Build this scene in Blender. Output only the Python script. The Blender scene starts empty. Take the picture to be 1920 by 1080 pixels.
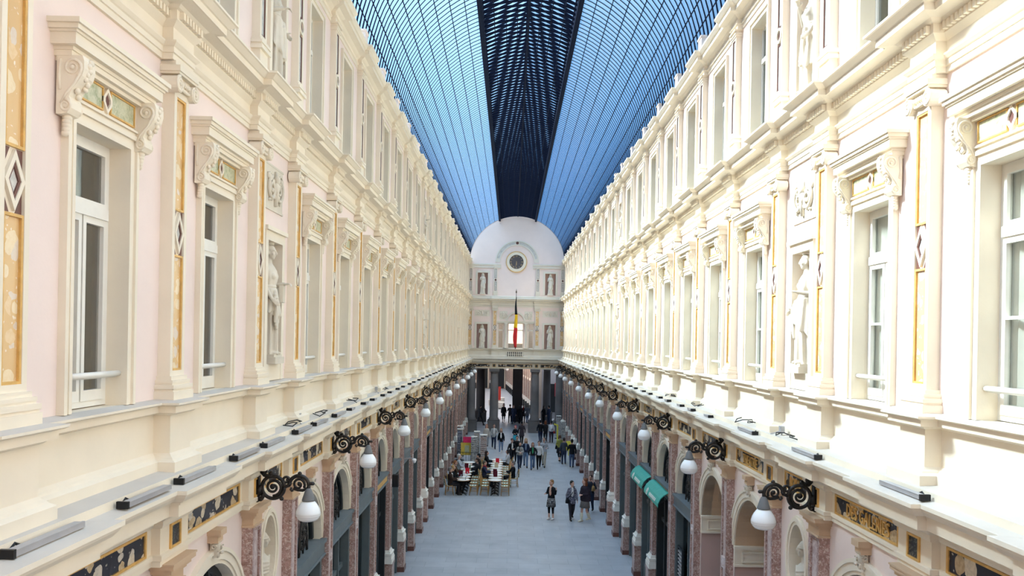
import bpy, math, random
from mathutils import Vector, Matrix
random.seed(7)
PI=math.pi
SUN_E=27.0; SUN_D=(.69,-.22,-.65); SKY_E=1.5; EXPO=0.0
SC=bpy.context.scene
COL=SC.collection
HW=4.0            # half width between the upper wall planes
YE=66.6           # end wall plane
# ------------------------------------------------------------------ materials
def new_mat(name):
    m=bpy.data.materials.new(name); m.use_nodes=True
    nt=m.node_tree; nt.nodes.clear()
    out=nt.nodes.new('ShaderNodeOutputMaterial')
    return m,nt,out
def N(nt,t,**kw):
    n=nt.nodes.new(t)
    for k,v in kw.items():
        if k.startswith('i_'):
            n.inputs[k[2:].replace('_',' ')].default_value=v
        else: setattr(n,k,v)
    return n
def ramp(nt,fac,stops,interp='LINEAR'):
    r=nt.nodes.new('ShaderNodeValToRGB'); r.color_ramp.interpolation=interp
    els=r.color_ramp.elements
    while len(els)<len(stops): els.new(0.5)
    for e,(p,c) in zip(els,stops):
        e.position=p; e.color=(c[0],c[1],c[2],1)
    nt.links.new(fac,r.inputs['Fac']); return r.outputs['Color']
def pos(nt,scale=(1,1,1)):
    g=nt.nodes.new('ShaderNodeNewGeometry')
    mp=nt.nodes.new('ShaderNodeMapping'); mp.inputs['Scale'].default_value=scale
    nt.links.new(g.outputs['Position'],mp.inputs['Vector'])
    return mp.outputs['Vector']
def noise(nt,vec,scale,detail=4,rough=.55,dist=0):
    n=N(nt,'ShaderNodeTexNoise',i_Scale=scale,i_Detail=detail,i_Roughness=rough,i_Distortion=dist)
    nt.links.new(vec,n.inputs['Vector']); return n.outputs['Fac']
def voro(nt,vec,scale,feature='F1',out='Distance',rnd=1.0):
    n=N(nt,'ShaderNodeTexVoronoi',feature=feature,i_Scale=scale,i_Randomness=rnd)
    nt.links.new(vec,n.inputs['Vector']); return n.outputs[out]
def mixc(nt,fac,a,b,blend='MIX'):
    m=N(nt,'ShaderNodeMix',data_type='RGBA',blend_type=blend)
    if isinstance(fac,(int,float)): m.inputs[0].default_value=fac
    else: nt.links.new(fac,m.inputs[0])
    for s,i in ((a,6),(b,7)):
        if isinstance(s,tuple): m.inputs[i].default_value=(s[0],s[1],s[2],1)
        else: nt.links.new(s,m.inputs[i])
    return m.outputs[2]
def bsdf(nt,out,col,rough=.6,metal=0.0,spec=.3,bump=None,bs=.1,bd=.01,**kw):
    b=N(nt,'ShaderNodeBsdfPrincipled',i_Roughness=rough,i_Metallic=metal)
    b.inputs['Specular IOR Level'].default_value=spec
    for k,v in kw.items(): b.inputs[k].default_value=v
    if isinstance(col,tuple): b.inputs['Base Color'].default_value=(col[0],col[1],col[2],1)
    else: nt.links.new(col,b.inputs['Base Color'])
    if bump is not None:
        bp=N(nt,'ShaderNodeBump',i_Strength=bs,i_Distance=bd)
        nt.links.new(bump,bp.inputs['Height']); nt.links.new(bp.outputs['Normal'],b.inputs['Normal'])
    nt.links.new(b.outputs[0],out.inputs['Surface']); return b
_plain={}
def plain(name,c,rough=.6,metal=0.0,spec=.3,var=.06,sc=6.0):
    if name in _plain: return _plain[name]
    m,nt,out=new_mat(name)
    f=noise(nt,pos(nt),sc,3)
    lo=tuple(x*(1-var) for x in c); hi=tuple(min(1,x*(1+var)) for x in c)
    bsdf(nt,out,ramp(nt,f,[(.3,lo),(.7,hi)]),rough,metal,spec)
    _plain[name]=m; return m
def stucco(name,c,var=.05):
    m,nt,out=new_mat(name); p=pos(nt)
    f=noise(nt,p,1.3,5); g=noise(nt,p,28,2)
    col=ramp(nt,f,[(.3,tuple(x*(1-var) for x in c)),(.7,tuple(min(1,x*(1+var*.6)) for x in c))])
    bsdf(nt,out,col,.85,0,.15,bump=g,bs=.08)
    return m
def breccia(name,dark,blobs,speck,scale=7.0):
    m,nt,out=new_mat(name); p=pos(nt)
    w=noise(nt,p,9,2)
    vadd=N(nt,'ShaderNodeVectorMath',operation='MULTIPLY_ADD')
    n2=N(nt,'ShaderNodeTexNoise',i_Scale=6.0); nt.links.new(p,n2.inputs['Vector'])
    nt.links.new(n2.outputs['Color'],vadd.inputs[0]); vadd.inputs[1].default_value=(.12,.12,.12); nt.links.new(p,vadd.inputs[2])
    v=vadd.outputs[0]
    d=voro(nt,v,scale); cid=voro(nt,v,scale,out='Color')
    sp=N(nt,'ShaderNodeSeparateColor'); nt.links.new(cid,sp.inputs[0])
    blobc=ramp(nt,sp.outputs[0],[(0,blobs[0]),(.35,blobs[1]),(.65,blobs[2]),(1,blobs[3])],'CONSTANT')
    streak=noise(nt,p,30,3)
    blobc=mixc(nt,.22,blobc,ramp(nt,streak,[(.35,dark),(.6,blobs[0])]))
    th=N(nt,'ShaderNodeMath',operation='MULTIPLY_ADD'); nt.links.new(sp.outputs[1],th.inputs[0]); th.inputs[1].default_value=.36; th.inputs[2].default_value=.27
    lt=N(nt,'ShaderNodeMath',operation='LESS_THAN'); nt.links.new(d,lt.inputs[0]); nt.links.new(th.outputs[0],lt.inputs[1])
    d2=voro(nt,v,scale*3.1,rnd=1.0); g2=noise(nt,p,16,3); a2=N(nt,'ShaderNodeMath',operation='MULTIPLY_ADD'); nt.links.new(g2,a2.inputs[0]); a2.inputs[1].default_value=.9; nt.links.new(d2,a2.inputs[2]); s2=ramp(nt,a2.outputs[0],[(.50,speck),(.66,dark)])
    bsdf(nt,out,mixc(nt,lt.outputs[0],s2,blobc),.25,0,.4)
    return m
def marble(name,a,b,vein,scale=5.0,vs=.5):
    m,nt,out=new_mat(name); p=pos(nt)
    f=noise(nt,p,scale,6,.65,1.2); g=noise(nt,p,scale*2.2,5,.7,2.0)
    base=ramp(nt,f,[(.32,a),(.62,b)])
    v=ramp(nt,g,[(.52,(0,0,0)),(.60,(vs,vs,vs)),(.66,(0,0,0))])
    bsdf(nt,out,mixc(nt,v,base,vein),.3,0,.4)
    return m
M={}
M['pink']=stucco('pink_stucco',(.84,.69,.615))
M['cream']=stucco('cream_limestone',(.83,.73,.58),.06)
M['white']=stucco('white_stone',(.82,.775,.70),.04)
M['tan']=stucco('tan_stone',(.62,.44,.29))
M['lunette']=stucco('pale_pink_plaster',(.86,.70,.625),.03)
M['endstone']=stucco('pale_grey_limestone',(.76,.69,.58),.05)
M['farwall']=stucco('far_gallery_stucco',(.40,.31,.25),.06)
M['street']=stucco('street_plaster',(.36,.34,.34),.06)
M['niche']=stucco('niche_pink_plaster',(.66,.44,.38),.05)
M['oldpink']=stucco('dusty_pink_wall',(.56,.39,.34),.04)
M['statue']=stucco('statue_stone',(.70,.62,.50),.16)
M['ledge']=stucco('dusty_ledge_stone',(.60,.535,.46),.08)
M['gold']=plain('gilt_ochre',(.68,.40,.12),.45,0,.4,.15,14)
M['brec']=breccia('dark_breccia_marble',(.035,.035,.045),((.70,.60,.45),(.55,.40,.22),(.62,.56,.48),(.45,.34,.20)),(.55,.5,.42),4.6)
M['brecgold']=breccia('gold_breccia_marble',(.72,.47,.22),((.82,.66,.42),(.78,.55,.30),(.70,.60,.50),(.45,.42,.40)),(.86,.74,.56),7.0)
M['green']=marble('green_marble',(.30,.33,.16),(.62,.60,.42),(.75,.70,.55),9)
M['red']=marble('red_marble',(.25,.135,.11),(.46,.285,.24),(.82,.72,.64),7,.8)
M['redpanel']=marble('grey_pink_marble',(.42,.28,.25),(.66,.54,.50),(.78,.70,.66),6,.6)
M['darkred']=plain('dark_porphyry',(.15,.065,.05),.35)
M['blackstone']=marble('black_marble',(.015,.016,.018),(.045,.05,.055),(.5,.48,.42),8,.4)
M['greymar']=marble('grey_marble',(.46,.43,.38),(.68,.64,.57),(.3,.29,.27),8,.4)
M['joinery']=plain('white_joinery',(.80,.76,.68),.45,0,.4,.03)
M['shopframe']=plain('grey_green_shop_paint',(.105,.125,.128),.45,0,.4,.05)
M['shopdark']=plain('dark_shop_frame',(.022,.026,.028),.4)
M['fascia']=plain('slate_grey_fascia',(.15,.175,.185),.5)
M['iron']=plain('bronzed_iron',(.022,.017,.014),.42,.3,.5,.2,20)
M['roofiron']=plain('navy_roof_iron',(.008,.012,.028),.8,0,.06,.05)
M['lampcap']=plain('grey_lamp_cap',(.17,.17,.17),.5)
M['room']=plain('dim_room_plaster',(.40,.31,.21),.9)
M['granite']=stucco('grey_granite',(.17,.155,.15),.12)
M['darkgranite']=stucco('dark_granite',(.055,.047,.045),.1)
M['aluminium']=plain('grey_aluminium',(.46,.45,.46),.45,.4)
M['black']=plain('black_plastic',(.012,.011,.012),.5)
M['rattan']=plain('honey_rattan',(.50,.27,.095),.5,0,.4,.2,40)
M['awning']=plain('teal_green_canvas',(.07,.37,.29),.7)
M['curtain']=plain('white_net_curtain',(.84,.82,.78),.9,0,.1,.1,3)
def glassmat(name,tint,gloss=.12,rough=.03,diff=0.0,dcol=(.8,.85,.9)):
    m,nt,out=new_mat(name)
    t=N(nt,'ShaderNodeBsdfTransparent'); t.inputs[0].default_value=(*tint,1)
    g=N(nt,'ShaderNodeBsdfGlossy',i_Roughness=rough); g.inputs[0].default_value=(.9,.95,1,1)
    fr=N(nt,'ShaderNodeLayerWeight',i_Blend=.25)
    ml=N(nt,'ShaderNodeMath',operation='MULTIPLY_ADD'); nt.links.new(fr.outputs['Fresnel'],ml.inputs[0]); ml.inputs[1].default_value=gloss*2; ml.inputs[2].default_value=gloss*.35
    mx=N(nt,'ShaderNodeMixShader'); nt.links.new(ml.outputs[0],mx.inputs[0]); nt.links.new(t.outputs[0],mx.inputs[1]); nt.links.new(g.outputs[0],mx.inputs[2])
    last=mx.outputs[0]
    if diff>0:
        d=N(nt,'ShaderNodeBsdfTranslucent'); d.inputs[0].default_value=(*dcol,1)
        m2=N(nt,'ShaderNodeMixShader',i_Fac=diff); nt.links.new(last,m2.inputs[1]); nt.links.new(d.outputs[0],m2.inputs[2]); last=m2.outputs[0]
    nt.links.new(last,out.inputs['Surface']); return m
M['glass']=glassmat('window_glass',(.86,.86,.83),.14)
M['shopglass']=glassmat('shop_glass',(.62,.64,.62),.22)
M['roofglass']=glassmat('blue_roof_glass',(.58,.79,.98),.08,.15,.05,(.50,.75,1.0))
def globemat():
    m,nt,out=new_mat('opal_glass')
    b=bsdf(nt,out,(.88,.87,.85),.22,0,.5)
    b.inputs['Subsurface Weight'].default_value=0.0
    return m
M['opal']=globemat()
def floormat():
    m,nt,out=new_mat('blue_grey_stone_slabs'); p=pos(nt)
    b=N(nt,'ShaderNodeTexBrick',offset=.37,i_Scale=1.0,i_Mortar_Size=.008,i_Brick_Width=1.05,i_Row_Height=.62)
    b.inputs['Color1'].default_value=(.375,.39,.41,1); b.inputs['Color2'].default_value=(.435,.445,.46,1); b.inputs['Mortar'].default_value=(.29,.305,.325,1)
    nt.links.new(p,b.inputs['Vector'])
    f=noise(nt,p,.9,5,.6); st=ramp(nt,f,[(.3,(.84,.84,.85)),(.7,(1.08,1.08,1.08))])
    col=mixc(nt,1.0,b.outputs['Color'],st,'MULTIPLY')
    r=noise(nt,p,2.2,4)
    bs=bsdf(nt,out,col,.4,0,.45)
    rr=N(nt,'ShaderNodeMapRange'); nt.links.new(r,rr.inputs[0]); rr.inputs[3].default_value=.26; rr.inputs[4].default_value=.5
    nt.links.new(rr.outputs[0],bs.inputs['Roughness'])
    return m
M['floor']=floormat()
def stripes(name,a,b,sc,axis=2):
    m,nt,out=new_mat(name)
    tc=N(nt,'ShaderNodeTexCoord'); s=N(nt,'ShaderNodeSeparateXYZ'); nt.links.new(tc.outputs['Object'],s.inputs[0])
    mu=N(nt,'ShaderNodeMath',operation='MULTIPLY'); nt.links.new(s.outputs[axis],mu.inputs[0]); mu.inputs[1].default_value=sc
    fr=N(nt,'ShaderNodeMath',operation='FRACT'); nt.links.new(mu.outputs[0],fr.inputs[0])
    bsdf(nt,out,ramp(nt,fr.outputs[0],[(0,a),(.5,b)],'CONSTANT'),.6); return m
M['weave']=stripes('striped_weave',(.72,.68,.55),(.10,.30,.22),9,2)
M['weaveseat']=stripes('striped_seat_weave',(.74,.70,.58),(.12,.32,.24),8,1)
def patt(name,a,b,c,sc):
    m,nt,out=new_mat(name); p=pos(nt)
    f=noise(nt,p,sc,2,.5,.6)
    bsdf(nt,out,ramp(nt,f,[(.42,a),(.5,b),(.58,c)],'CONSTANT'),.8,0,.1); return m
M['floral']=patt('black_white_print',(.02,.02,.022),(.45,.43,.42),(.03,.03,.03),26)
M['blouse']=patt('grey_violet_print',(.07,.07,.095),(.36,.35,.42),(.14,.13,.18),22)
M['tweed']=patt('grey_tweed',(.12,.11,.105),(.24,.22,.21),(.16,.15,.14),60)
M['cards']=patt('postcard_prints',(.55,.53,.50),(.20,.22,.25),(.62,.52,.42),16)
def cloth(name,c): return plain('cloth_'+name,c,.85,0,.12,.15,18)
def skin(t): return plain('skin_%s'%t,{'fair':(.62,.36,.27),'tan':(.45,.25,.17),'pale':(.70,.45,.36)}[t],.55,0,.3,.05)
M['lip']=plain('lip_red',(.38,.12,.10),.5); M['eye']=plain('eye_dark',(.03,.02,.02),.3)
def emit(name,c,s):
    m,nt,out=new_mat(name); e=N(nt,'ShaderNodeEmission',i_Strength=s); e.inputs[0].default_value=(*c,1)
    nt.links.new(e.outputs[0],out.inputs['Surface']); return m
M['bulb']=emit('warm_shop_bulb',(1,.75,.4),12)
# ------------------------------------------------------------------ mesh builder
class MB:
    def __init__(s,xf=None): s.v=[];s.f=[];s.mi=[];s.sm=[];s.xf=xf
    def add(s,vs,fs,mi=0,smooth=False):
        o=len(s.v); s.v+= [tuple(s.xf(*p)) if s.xf else tuple(p) for p in vs]
        for f in fs: s.f.append(tuple(i+o for i in f)); s.mi.append(mi); s.sm.append(smooth)
        return s
    def box(s,x0,x1,y0,y1,z0,z1,mi=0):
        vs=[(x0,y0,z0),(x1,y0,z0),(x1,y1,z0),(x0,y1,z0),(x0,y0,z1),(x1,y0,z1),(x1,y1,z1),(x0,y1,z1)]
        return s.add(vs,[(0,3,2,1),(4,5,6,7),(0,1,5,4),(1,2,6,5),(2,3,7,6),(3,0,4,7)],mi)
    def quad(s,a,b,c,d,mi=0): return s.add([a,b,c,d],[(0,1,2,3)],mi)
    def prism(s,poly,y0,y1,mi=0,smooth=False):      # polygon in x,z; extruded along y
        n=len(poly); vs=[(x,y0,z) for x,z in poly]+[(x,y1,z) for x,z in poly]
        s.add(vs,[tuple(range(n)),tuple(range(2*n-1,n-1,-1))],mi)
        return s.add(vs,[(i,(i+1)%n,n+(i+1)%n,n+i) for i in range(n)],mi,smooth)
    def strip(s,outer,inner,y0,y1,mi=0,closed=False): # band between two outlines (x,z), thickness y0..y1
        n=len(outer); m=n if closed else n-1
        vs=[(x,y1,z) for x,z in outer]+[(x,y1,z) for x,z in inner]+[(x,y0,z) for x,z in outer]+[(x,y0,z) for x,z in inner]
        fs=[]
        for i in range(m):
            j=(i+1)%n
            fs+=[(i,j,n+j,n+i),(2*n+i,3*n+i,3*n+j,2*n+j),(i,2*n+i,2*n+j,j),(n+i,n+j,3*n+j,3*n+i)]
        if not closed: fs+=[(0,n,3*n,2*n),(n-1,3*n-1,4*n-1,2*n-1)]
        return s.add(vs,fs,mi)
    def lathe(s,prof,n=16,c=(0,0,0),mi=0,smooth=True):
        vs=[];fs=[]
        for r,z in prof:
            for k in range(n):
                a=2*PI*k/n; vs.append((c[0]+r*math.cos(a),c[1]+r*math.sin(a),c[2]+z))
        for i in range(len(prof)-1):
            for k in range(n):
                j=(k+1)%n; fs.append((i*n+k,i*n+j,(i+1)*n+j,(i+1)*n+k))
        fs.append(tuple(range(n-1,-1,-1))); fs.append(tuple(range((len(prof)-1)*n,len(prof)*n)))
        return s.add(vs,fs,mi,smooth)
    def ell(s,c,r,mi=0,n=12,m=8,rot=None):
        vs=[];fs=[]
        R=rot or Matrix.Identity(3)
        for i in range(m+1):
            t=PI*i/m
            for k in range(n):
                a=2*PI*k/n
                p=R@Vector((r[0]*math.sin(t)*math.cos(a),r[1]*math.sin(t)*math.sin(a),r[2]*math.cos(t)))
                vs.append((c[0]+p.x,c[1]+p.y,c[2]+p.z))
        for i in range(m):
            for k in range(n):
                j=(k+1)%n; fs.append((i*n+k,(i+1)*n+k,(i+1)*n+j,i*n+j))
        return s.add(vs,fs,mi,True)
    def tube(s,pts,r,n=8,mi=0,closed=False,smooth=True,round_ends=False):
        P=[Vector(p) for p in pts]; m=len(P)
        R=list(r) if isinstance(r,(list,tuple)) else [r]*m
        if round_ends:
            d0=(P[0]-P[1]).normalized(); d1=(P[-1]-P[-2]).normalized()
            P=[P[0]+d0*R[0]*.8,P[0]+d0*R[0]*.5]+P+[P[-1]+d1*R[-1]*.5,P[-1]+d1*R[-1]*.8]
            R=[R[0]*.45,R[0]*.85]+R+[R[-1]*.85,R[-1]*.45]; m=len(P)
        vs=[];fs=[]; up=None
        for i in range(m):
            if closed: t=(P[(i+1)%m]-P[i-1])
            else: t=P[min(i+1,m-1)]-P[max(i-1,0)]
            t=t.normalized() if t.length>1e-9 else Vector((0,0,1))
            if up is None:
                up=Vector((0,0,1)) if abs(t.z)<.9 else Vector((0,1,0))
            u=(up-t*up.dot(t))
            u=u.normalized() if u.length>1e-6 else t.orthogonal().normalized()
            w=t.cross(u); up=u
            for k in range(n):
                a=2*PI*k/n; q=P[i]+(u*math.cos(a)+w*math.sin(a))*R[i]; vs.append(tuple(q))
        for i in range(m if closed else m-1):
            j=(i+1)%m
            for k in range(n):
                l=(k+1)%n; fs.append((i*n+k,i*n+l,j*n+l,j*n+k))
        if not closed: fs.append(tuple(range(n-1,-1,-1))); fs.append(tuple(range((m-1)*n,m*n)))
        return s.add(vs,fs,mi,smooth)
    def loft(s,rings,n=20,mi=0,fold=None):            # rings: (cx,cy,cz,rx,ry)
        vs=[];fs=[]
        for i,(cx,cy,cz,rx,ry) in enumerate(rings):
            for k in range(n):
                a=2*PI*k/n; q=fold(i,a) if fold else 1
                vs.append((cx+rx*q*math.cos(a),cy+ry*q*math.sin(a),cz))
        for i in range(len(rings)-1):
            for k in range(n):
                j=(k+1)%n; fs.append((i*n+k,i*n+j,(i+1)*n+j,(i+1)*n+k))
        fs.append(tuple(range(n-1,-1,-1))); fs.append(tuple(range((len(rings)-1)*n,len(rings)*n)))
        return s.add(vs,fs,mi,True)
    def mesh(s,name,mats):
        me=bpy.data.meshes.new(name); me.from_pydata(s.v,[],s.f)
        for m in (mats if isinstance(mats,(list,tuple)) else [mats]): me.materials.append(m)
        me.polygons.foreach_set('material_index',s.mi)
        me.polygons.foreach_set('use_smooth',s.sm)
        me.update(); return me
    def build(s,name,mats,parent=None):
        return link(name,s.mesh(name,mats),parent)
def link(name,me,parent=None):
    o=bpy.data.objects.new(name,me); COL.objects.link(o)
    if parent is not None: o.parent=parent
    return o
def remesh(mb,name,mats,parent=None,voxel=.014,smooth=2):
    """closed pieces grown together into one continuous surface"""
    me=mb.mesh(name+'_src',mats); o=bpy.data.objects.new('tmp_src',me); COL.objects.link(o)
    r=o.modifiers.new('r','REMESH'); r.mode='VOXEL'; r.voxel_size=voxel; r.use_smooth_shade=True
    if smooth:
        q=o.modifiers.new('s','SMOOTH'); q.factor=.5; q.iterations=smooth
    dg=bpy.context.evaluated_depsgraph_get(); dg.update()
    nm=bpy.data.meshes.new_from_object(o.evaluated_get(dg)); nm.name=name
    bpy.data.objects.remove(o); bpy.data.meshes.remove(me)
    nm.materials.clear()
    for m in (mats if isinstance(mats,(list,tuple)) else [mats]): nm.materials.append(m)
    return link(name,nm,parent)
def empty(name,loc=(0,0,0),rz=0):
    o=bpy.data.objects.new(name,None); COL.objects.link(o); o.location=loc; o.rotation_euler=(0,0,rz); o.empty_display_size=.1; return o
def tag(o,label=None,cat=None,group=None,kind=None):
    for k,v in (('label',label),('category',cat),('group',group),('kind',kind)):
        if v: o[k]=v
    return o
def thing(name,label,cat,loc=(0,0,0),rz=0,group=None,kind=None):
    return tag(empty(name,loc,rz),label,cat,group,kind)
def kids(o): return [c for c in o.children]
def copy_tree(o,parent=None):
    c=o.copy(); COL.objects.link(c)
    if parent is not None: c.parent=parent
    for ch in kids(o): copy_tree(ch,c)
    return c
ROT={'L':-PI/2,'R':PI/2,'E':PI}
def W(side,s,d,z):
    if side=='L': return (-HW+d,s,z)
    if side=='R': return (HW-d,s,z)
    return (s,YE-d,z)
def place(o,side,s,z=0):
    o.location=W(side,s,0,z); o.rotation_euler=(0,0,ROT[side]); return o
ORD='first second third fourth fifth sixth seventh eighth ninth tenth eleventh twelfth thirteenth fourteenth fifteenth sixteenth seventeenth eighteenth nineteenth twentieth twenty-first twenty-second twenty-third twenty-fourth twenty-fifth'.split()
ORD+=['%dth'%i for i in range(26,60)]
WALLN={'L':'shaded wall','R':'sunlit wall','E':'end wall'}
# ------------------------------------------------------------------ bay layout
PS=[5.59,8.36,11.07,13.01,15.70,18.39]
for i in range(6,24): PS.append(PS[-1]+(1.93 if i in (11,19) else 2.62))
PS_END=PS+[YE]
NICHE={2,10,18}
PASS={'L':set(),'R':{1,3,4}}
def bays(): return [(i,(PS_END[i]+PS_END[i+1])/2,PS_END[i+1]-PS_END[i]) for i in range(24)]
def arc(cx,cz,r,a0,a1,n): return [(cx+r*math.cos(a0+(a1-a0)*i/n),cz+r*math.sin(a0+(a1-a0)*i/n)) for i in range(n+1)]
ARC_Z=3.72; RI=1.06; RO=1.19; ROX=1.30
# ------------------------------------------------------------------ walls with openings
Y0=-3.0
def wall_side(side):
    root=thing('wall_left' if side=='L' else 'wall_right','long pink stucco gallery wall of three storeys, '+('in soft shade' if side=='L' else 'lit by the sun'),'wall',kind='structure')
    g=MB(lambda s,d,z: W(side,s,d,z))
    def rect(s0,s1,z0,z1,d=0): g.quad((s0,d,z0),(s1,d,z0),(s1,d,z1),(s0,d,z1))
    def hole(s0,s1,z0,z1,hs,hw,h0,h1,dep,back=False):
        a,b=hs-hw,hs+hw
        rect(s0,a,z0,z1); rect(b,s1,z0,z1); rect(a,b,z0,h0); rect(a,b,h1,z1)
        for p,q in (((a,h0),(a,h1)),((b,h0),(b,h1)),((a,h1),(b,h1)),((a,h0),(b,h0))):
            g.add([(p[0],0,p[1]),(q[0],0,q[1]),(q[0],-dep,q[1]),(p[0],-dep,p[1])],[(0,1,2,3)],1)
        if back: g.add([(a,-dep,h0),(b,-dep,h0),(b,-dep,h1),(a,-dep,h1)],[(0,1,2,3)],2)
    rect(Y0,PS[0],0,14.2)
    for i,c,w in bays():
        s0,s1=PS_END[i],PS_END[i+1]
        if i in NICHE:
            # oval niche at ground level
            oc=4.36; n=24; a_,b_=.33,.53
            ov=[(c+a_*math.cos(2*PI*k/n),oc+b_*math.sin(2*PI*k/n)) for k in range(n)]
            bx=[(c-.6,3.6),(c+.6,3.6),(c+.6,5.1),(c-.6,5.1)]
            def sq(k):
                a=2*PI*k/n; x,z=math.cos(a),math.sin(a); t=min(.6/abs(x) if abs(x)>1e-6 else 9,.75/abs(z) if abs(z)>1e-6 else 9); return (c+x*t,oc-.01+z*t)
            sqv=[sq(k) for k in range(n)]
            for k in range(n):
                j=(k+1)%n
                g.quad((sqv[k][0],0,sqv[k][1]),(sqv[j][0],0,sqv[j][1]),(ov[j][0],0,ov[j][1]),(ov[k][0],0,ov[k][1]))
                g.add([(ov[k][0],0,ov[k][1]),(ov[j][0],0,ov[j][1]),(ov[j][0],-.4,ov[j][1]),(ov[k][0],-.4,ov[k][1])],[(0,1,2,3)],1)
            g.add([(x,-.4,z) for x,z in ov],[tuple(range(n))],1)
            zb,zt=oc-.76,oc+.74
            rect(c-.6,c+.6,0,zb); rect(c-.6,c+.6,zt,5.3); rect(s0,c-.6,0,5.3); rect(c+.6,s1,0,5.3)
            for k in range(n):
                a,b=sqv[k],sqv[(k+1)%n]; ea=abs(abs(a[0]-c)-.6)<1e-4; eb=abs(abs(b[0]-c)-.6)<1e-4
                if ea!=eb:
                    mx=(a[0]+b[0])/2-c; mz=(a[1]+b[1])/2-oc
                    co=(c+math.copysign(.6,mx),oc-.01+math.copysign(.75,mz))
                    g.add([(a[0],0,a[1]),(b[0],0,b[1]),(co[0],0,co[1])],[(0,1,2)])
            hole(s0,s1,5.3,10.6,c,.36,7.18,9.0,.42,True)
            hole(s0,s1,10.6,14.2,c,.34,11.25,13.25,.40,True)
        else:
            # arched opening
            pa=arc(c,ARC_Z,RI,PI,0,20)
            rect(s0,c-RI,0,5.3); rect(c+RI,s1,0,5.3)
            for k in range(20):
                (x0,z0),(x1,z1)=pa[k],pa[k+1]
                g.quad((x0,0,z0),(x1,0,z1),(x1,0,5.3),(x0,0,5.3))
                g.add([(x0,0,z0),(x1,0,z1),(x1,-.22,z1),(x0,-.22,z0)],[(0,1,2,3)],1)
            for x in (c-RI,c+RI): g.add([(x,0,0),(x,0,ARC_Z),(x,-.22,ARC_Z),(x,-.22,0)],[(0,1,2,3)],1)
            hole(s0,s1,5.3,10.6,c,.465,6.92,9.30,.2)
            hole(s0,s1,10.6,14.2,c,.42,11.2,13.42,.2)
    g.build('wall_face',[M['pink'],M['cream'],M['niche']],root)
    # rooms behind
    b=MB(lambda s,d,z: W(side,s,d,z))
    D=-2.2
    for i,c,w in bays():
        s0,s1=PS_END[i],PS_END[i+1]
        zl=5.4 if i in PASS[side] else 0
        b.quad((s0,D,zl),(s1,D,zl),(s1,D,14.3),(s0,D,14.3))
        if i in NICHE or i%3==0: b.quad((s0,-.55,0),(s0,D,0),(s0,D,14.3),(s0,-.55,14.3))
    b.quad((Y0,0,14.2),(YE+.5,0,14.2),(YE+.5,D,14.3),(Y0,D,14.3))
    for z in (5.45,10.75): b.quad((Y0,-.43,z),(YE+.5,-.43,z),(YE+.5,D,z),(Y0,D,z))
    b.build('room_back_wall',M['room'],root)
for sd in 'LR': wall_side(sd)
# ------------------------------------------------------------------ extruded trims
def extrude(mb,prof,path,mi=0):
    """prof: (d,z); path: (s,o) axis-aligned plan line; mitred at its corners"""
    m=len(path); nrm=[]
    for i in range(m-1):
        ds=path[i+1][0]-path[i][0]; do=path[i+1][1]-path[i][1]
        if abs(ds)>abs(do): nrm.append((0,1))
        else: nrm.append((-1,0) if do>0 else (1,0))
    vs=[]
    for i,(s,o) in enumerate(path):
        a=nrm[max(i-1,0)]; b=nrm[min(i,m-2)]
        k=(a[0]+b[0],a[1]+b[1]) if a!=b else a
        for d,z in prof: vs.append((s+k[0]*d,o+k[1]*d,z))
    n=len(prof); fs=[]
    for i in range(m-1):
        for j in range(n-1): fs.append((i*n+j,(i+1)*n+j,(i+1)*n+j+1,i*n+j+1))
    mb.add(vs,fs,mi)
def brk(cent,w,b,s0,s1):
    p=[(s0,0)]
    for c in cent:
        if c-w<=s0 or c+w>=s1: continue
        p+=[(c-w,0),(c-w,b),(c+w,b),(c+w,0)]
    return p+[(s1,0)]
ENDP=[-1.76,1.76]
def cents(side): return PS if side!='E' else ENDP
def span(side): return (Y0,YE) if side!='E' else (-HW,HW)
LOW=[(0,5.25),(.05,5.25),(.05,5.31),(.075,5.32),(.075,5.37),(.045,5.38),(.045,5.64),(.075,5.65),(.09,5.68),(.09,5.72),(.13,5.75),(.17,5.80),(.17,5.815),(.33,5.83),(.35,5.83),(.35,5.945),(.375,5.95),(.375,5.97),(.41,5.985),(.45,6.03),(.465,6.06),(.48,6.065),(.48,6.105)]
LOWTOP=[(.48,6.105),(.33,6.125),(.12,6.126)]
RISER=[(.33,6.125),(.33,6.20)]
SHELF=[(.33,6.20),(.09,6.215)]
PED=[(.10,6.20),(.10,6.305),(.085,6.315),(.06,6.33),(.05,6.345),(.03,6.36),(.008,6.385),(.008,6.765),(.03,6.775),(.05,6.79),(.09,6.80),(.10,6.80),(.10,6.865),(.125,6.87),(.155,6.885),(.155,6.905)]
PEDTOP=[(.155,6.905),(0,6.925)]
UP=[(0,10.38),(.03,10.38),(.03,10.44),(.045,10.445),(.045,10.50),(.06,10.51),(.085,10.54),(.085,10.555),(.03,10.56),(.03,10.70),(.05,10.72),(.075,10.745),(.09,10.76),(.09,10.855),(.12,10.865),(.15,10.89),(.27,10.905),(.29,10.905),(.29,10.98),(.31,10.985),(.33,11.0),(.37,11.03),(.39,11.035),(.39,11.06),(0,11.10)]
PED2=[(.07,11.09),(.07,11.26),(.05,11.28),(.015,11.30),(0,11.305)]
TOPC=[(0,13.70),(.02,13.70),(.02,13.78),(.05,13.79),(.05,13.81),(.02,13.82),(.02,13.90),(.06,13.92),(.10,13.95),(.20,13.97),(.22,13.97),(.22,14.05),(.25,14.06),(.30,14.12),(.30,14.16),(0,14.20)]
tn=0
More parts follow.
